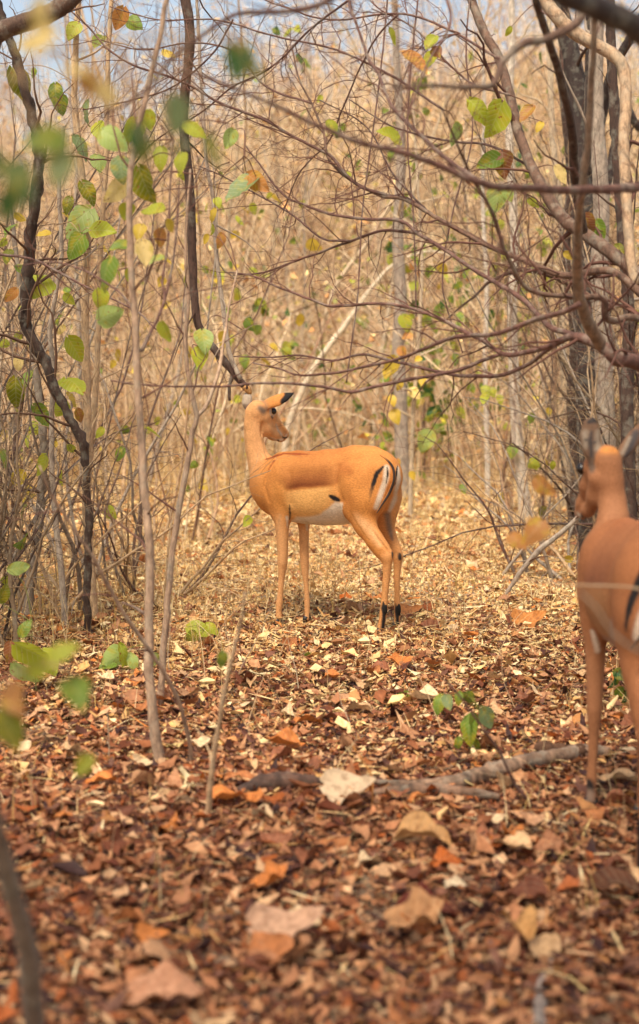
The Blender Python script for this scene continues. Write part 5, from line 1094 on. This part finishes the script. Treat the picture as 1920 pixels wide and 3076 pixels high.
near_stem('dead_branch', 'grey dead branch leaning up out of the clearing floor towards the impala facing away', 'branch', [(1511, 1800), (1559, 1726), (1607, 1667), (1656, 1624), (1720, 1570), (1760, 1520)], [(0, g_(1511, 1800)), (1, 8.6)], [(0, 12), (.4, 20), (.8, 17), (1, 8)], GREYB, 705, dict(spacing=.3, lrange=(.2, .6), col=BROWN, depth=1))
near_stem('dead_branch', 'dark twig with small green leaves slanting up by the impala that faces away', 'branch', [(1745, 1640), (1720, 1543), (1682, 1468), (1591, 1372), (1540, 1330)], [(0, g_(1745, 1640)), (1, 10.4)], [(0, 10), (1, 5)], DARKB, 706, dict(spacing=.3, lrange=(.2, .5), col=BROWN, depth=1), [(1606, 1395, 10.4, 40, 'yg'), (1640, 1392, 10.4, 34, 'y'), (1660, 1400, 10.4, 30, 'yg'), (1632, 1540, 10.5, 40, 'ol')])
near_stem('dry_stalk', 'long straw stalk bent across the flank of the impala facing away', 'stalk', [(2060, 2900), (2040, 2300), (2000, 1850), (1920, 1770), (1700, 1755), (1500, 1738), (1380, 1730)], [(0, g_(2060, 2900)), (.4, 3.3), (1, 3.3)], [(0, 12), (.5, 9), (1, 4)], TANB*1.1, 707)
near_stem('dry_stalk', 'blurred whitish stalk crossing the belly of the impala facing away', 'stalk', [(2100, 2900), (2080, 2200), (1990, 1990), (1910, 1950), (1840, 1900), (1795, 1830), (1740, 1775)], [(0, 2.9), (.3, 2.4), (1, 2.3)], [(0, 12), (.6, 12), (1, 5)], PALEB, 708, base=P(2100, 2900, 2.9))
near_stem('dry_stalk', 'bent straw stalk with a drooping head by the log', 'stalk', [(1120, 2440), (1118, 2340), (1100, 2300), (1060, 2240)], [(0, g_(1120, 2440)), (1, 4.6)], [(0, 9), (1, 4)], lin(204, 138, 70, .85), 709)
# thin stalks standing in the clearing
RN = np.random.default_rng(717)
for i in range(26):
    x0 = [620, 700, 770, 830, 1010, 1060, 1120, 560, 640, 510, 420, 1290, 1350, 1400, 1450, 1500, 1560, 900, 1000, 1180, 740, 330, 380, 1330, 1480, 690][i]; y0 = RN.uniform(1700, 2350)
    g = G(x0, y0); b = floor_at(g[0], g[1]); L = RN.uniform(.15, .55)
    p = wander(b-[0, 0, .01], [RN.normal(0, .3), RN.normal(0, .3), 1], L, 8, RN, .10, -.02); a = Acc(); tube(a, p-b, np.linspace(.0022, .0008, 9), 5, [TANB, PALEB, RED, TANB][i % 4]); o = a.build('dry_stalk', TWIG); o.location = b
    tag(o, ['straw coloured', 'pale', 'reddish', 'tan'][i % 4]+' wiry dry stalk standing in the litter '+('by the mottled sapling' if x0 < 560 else 'in front of the impala chest' if x0 < 850 else 'near the impala legs' if x0 < 1200 else 'between the impalas')+(', tall' if L > .35 else ', short'), 'stalk', 'wiry stalks in the clearing')
# leafy stems right by the camera on the left
near_stem('leafy_shoot', 'blurred leafy shoot with dark green and cream leaves hanging into the top corner', 'shoot', [(-330, 4200), (-330, 2200), (-280, 1200), (-160, 600), (-40, 330), (90, 190), (240, 140), (420, 110), (600, 100), (720, 130)], [(0, 1.75), (.6, 1.75), (1, 1.75)], [(0, 30), (.7, 16), (1, 7)], TANB, 711, None,
          [(60, 545, 1.6, 150, 'dg', -70), (20, 620, 1.6, 110, 'dg', -110), (130, 412, 1.7, 135, 'g', 200), (180, 500, 1.7, 140, 'gg', -100), (715, 190, 1.9, 125, 'dg', -95), (768, 205, 1.9, 90, 'ol', -60), (417, 430, 1.8, 130, 'dg', -80), (465, 440, 1.8, 70, 'g', -10), (530, 350, 1.9, 120, 'gg', -95), (548, 445, 1.9, 90, 'gg', 20),
           (95, 110, 1.7, 140, 'c', 190), (118, 30, 1.7, 110, 'c', 80), (235, 222, 1.8, 100, 'c', -20), (272, 252, 1.8, 90, 'o', -60), (318, 288, 1.8, 90, 'c', -50), (640, 460, 2.0, 110, 'g', -75), (-30, 500, 1.7, 120, 'dg', -90)], base=P(-330, 4200, 1.75))
near_stem('leafy_shoot', 'blurred low shoot with olive and orange leaves at the left edge', 'shoot', [(-220, 3700), (-200, 2700), (-120, 2250), (0, 2060), (120, 2000), (220, 2010)], [(0, 2.2), (1, 2.2)], [(0, 18), (1, 5)], TANB*.8, 712, None,
          [(232, 2085, 2.3, 125, 'g', -60), (35, 2195, 2.2, 140, 'ol', -70), (45, 2105, 2.2, 120, 'o', -60), (190, 1955, 2.3, 110, 'yg', 30), (100, 2010, 2.2, 90, 'yg', 200), (250, 2300, 2.4, 80, 'yg', -120)], base=P(-220, 3700, 2.2))
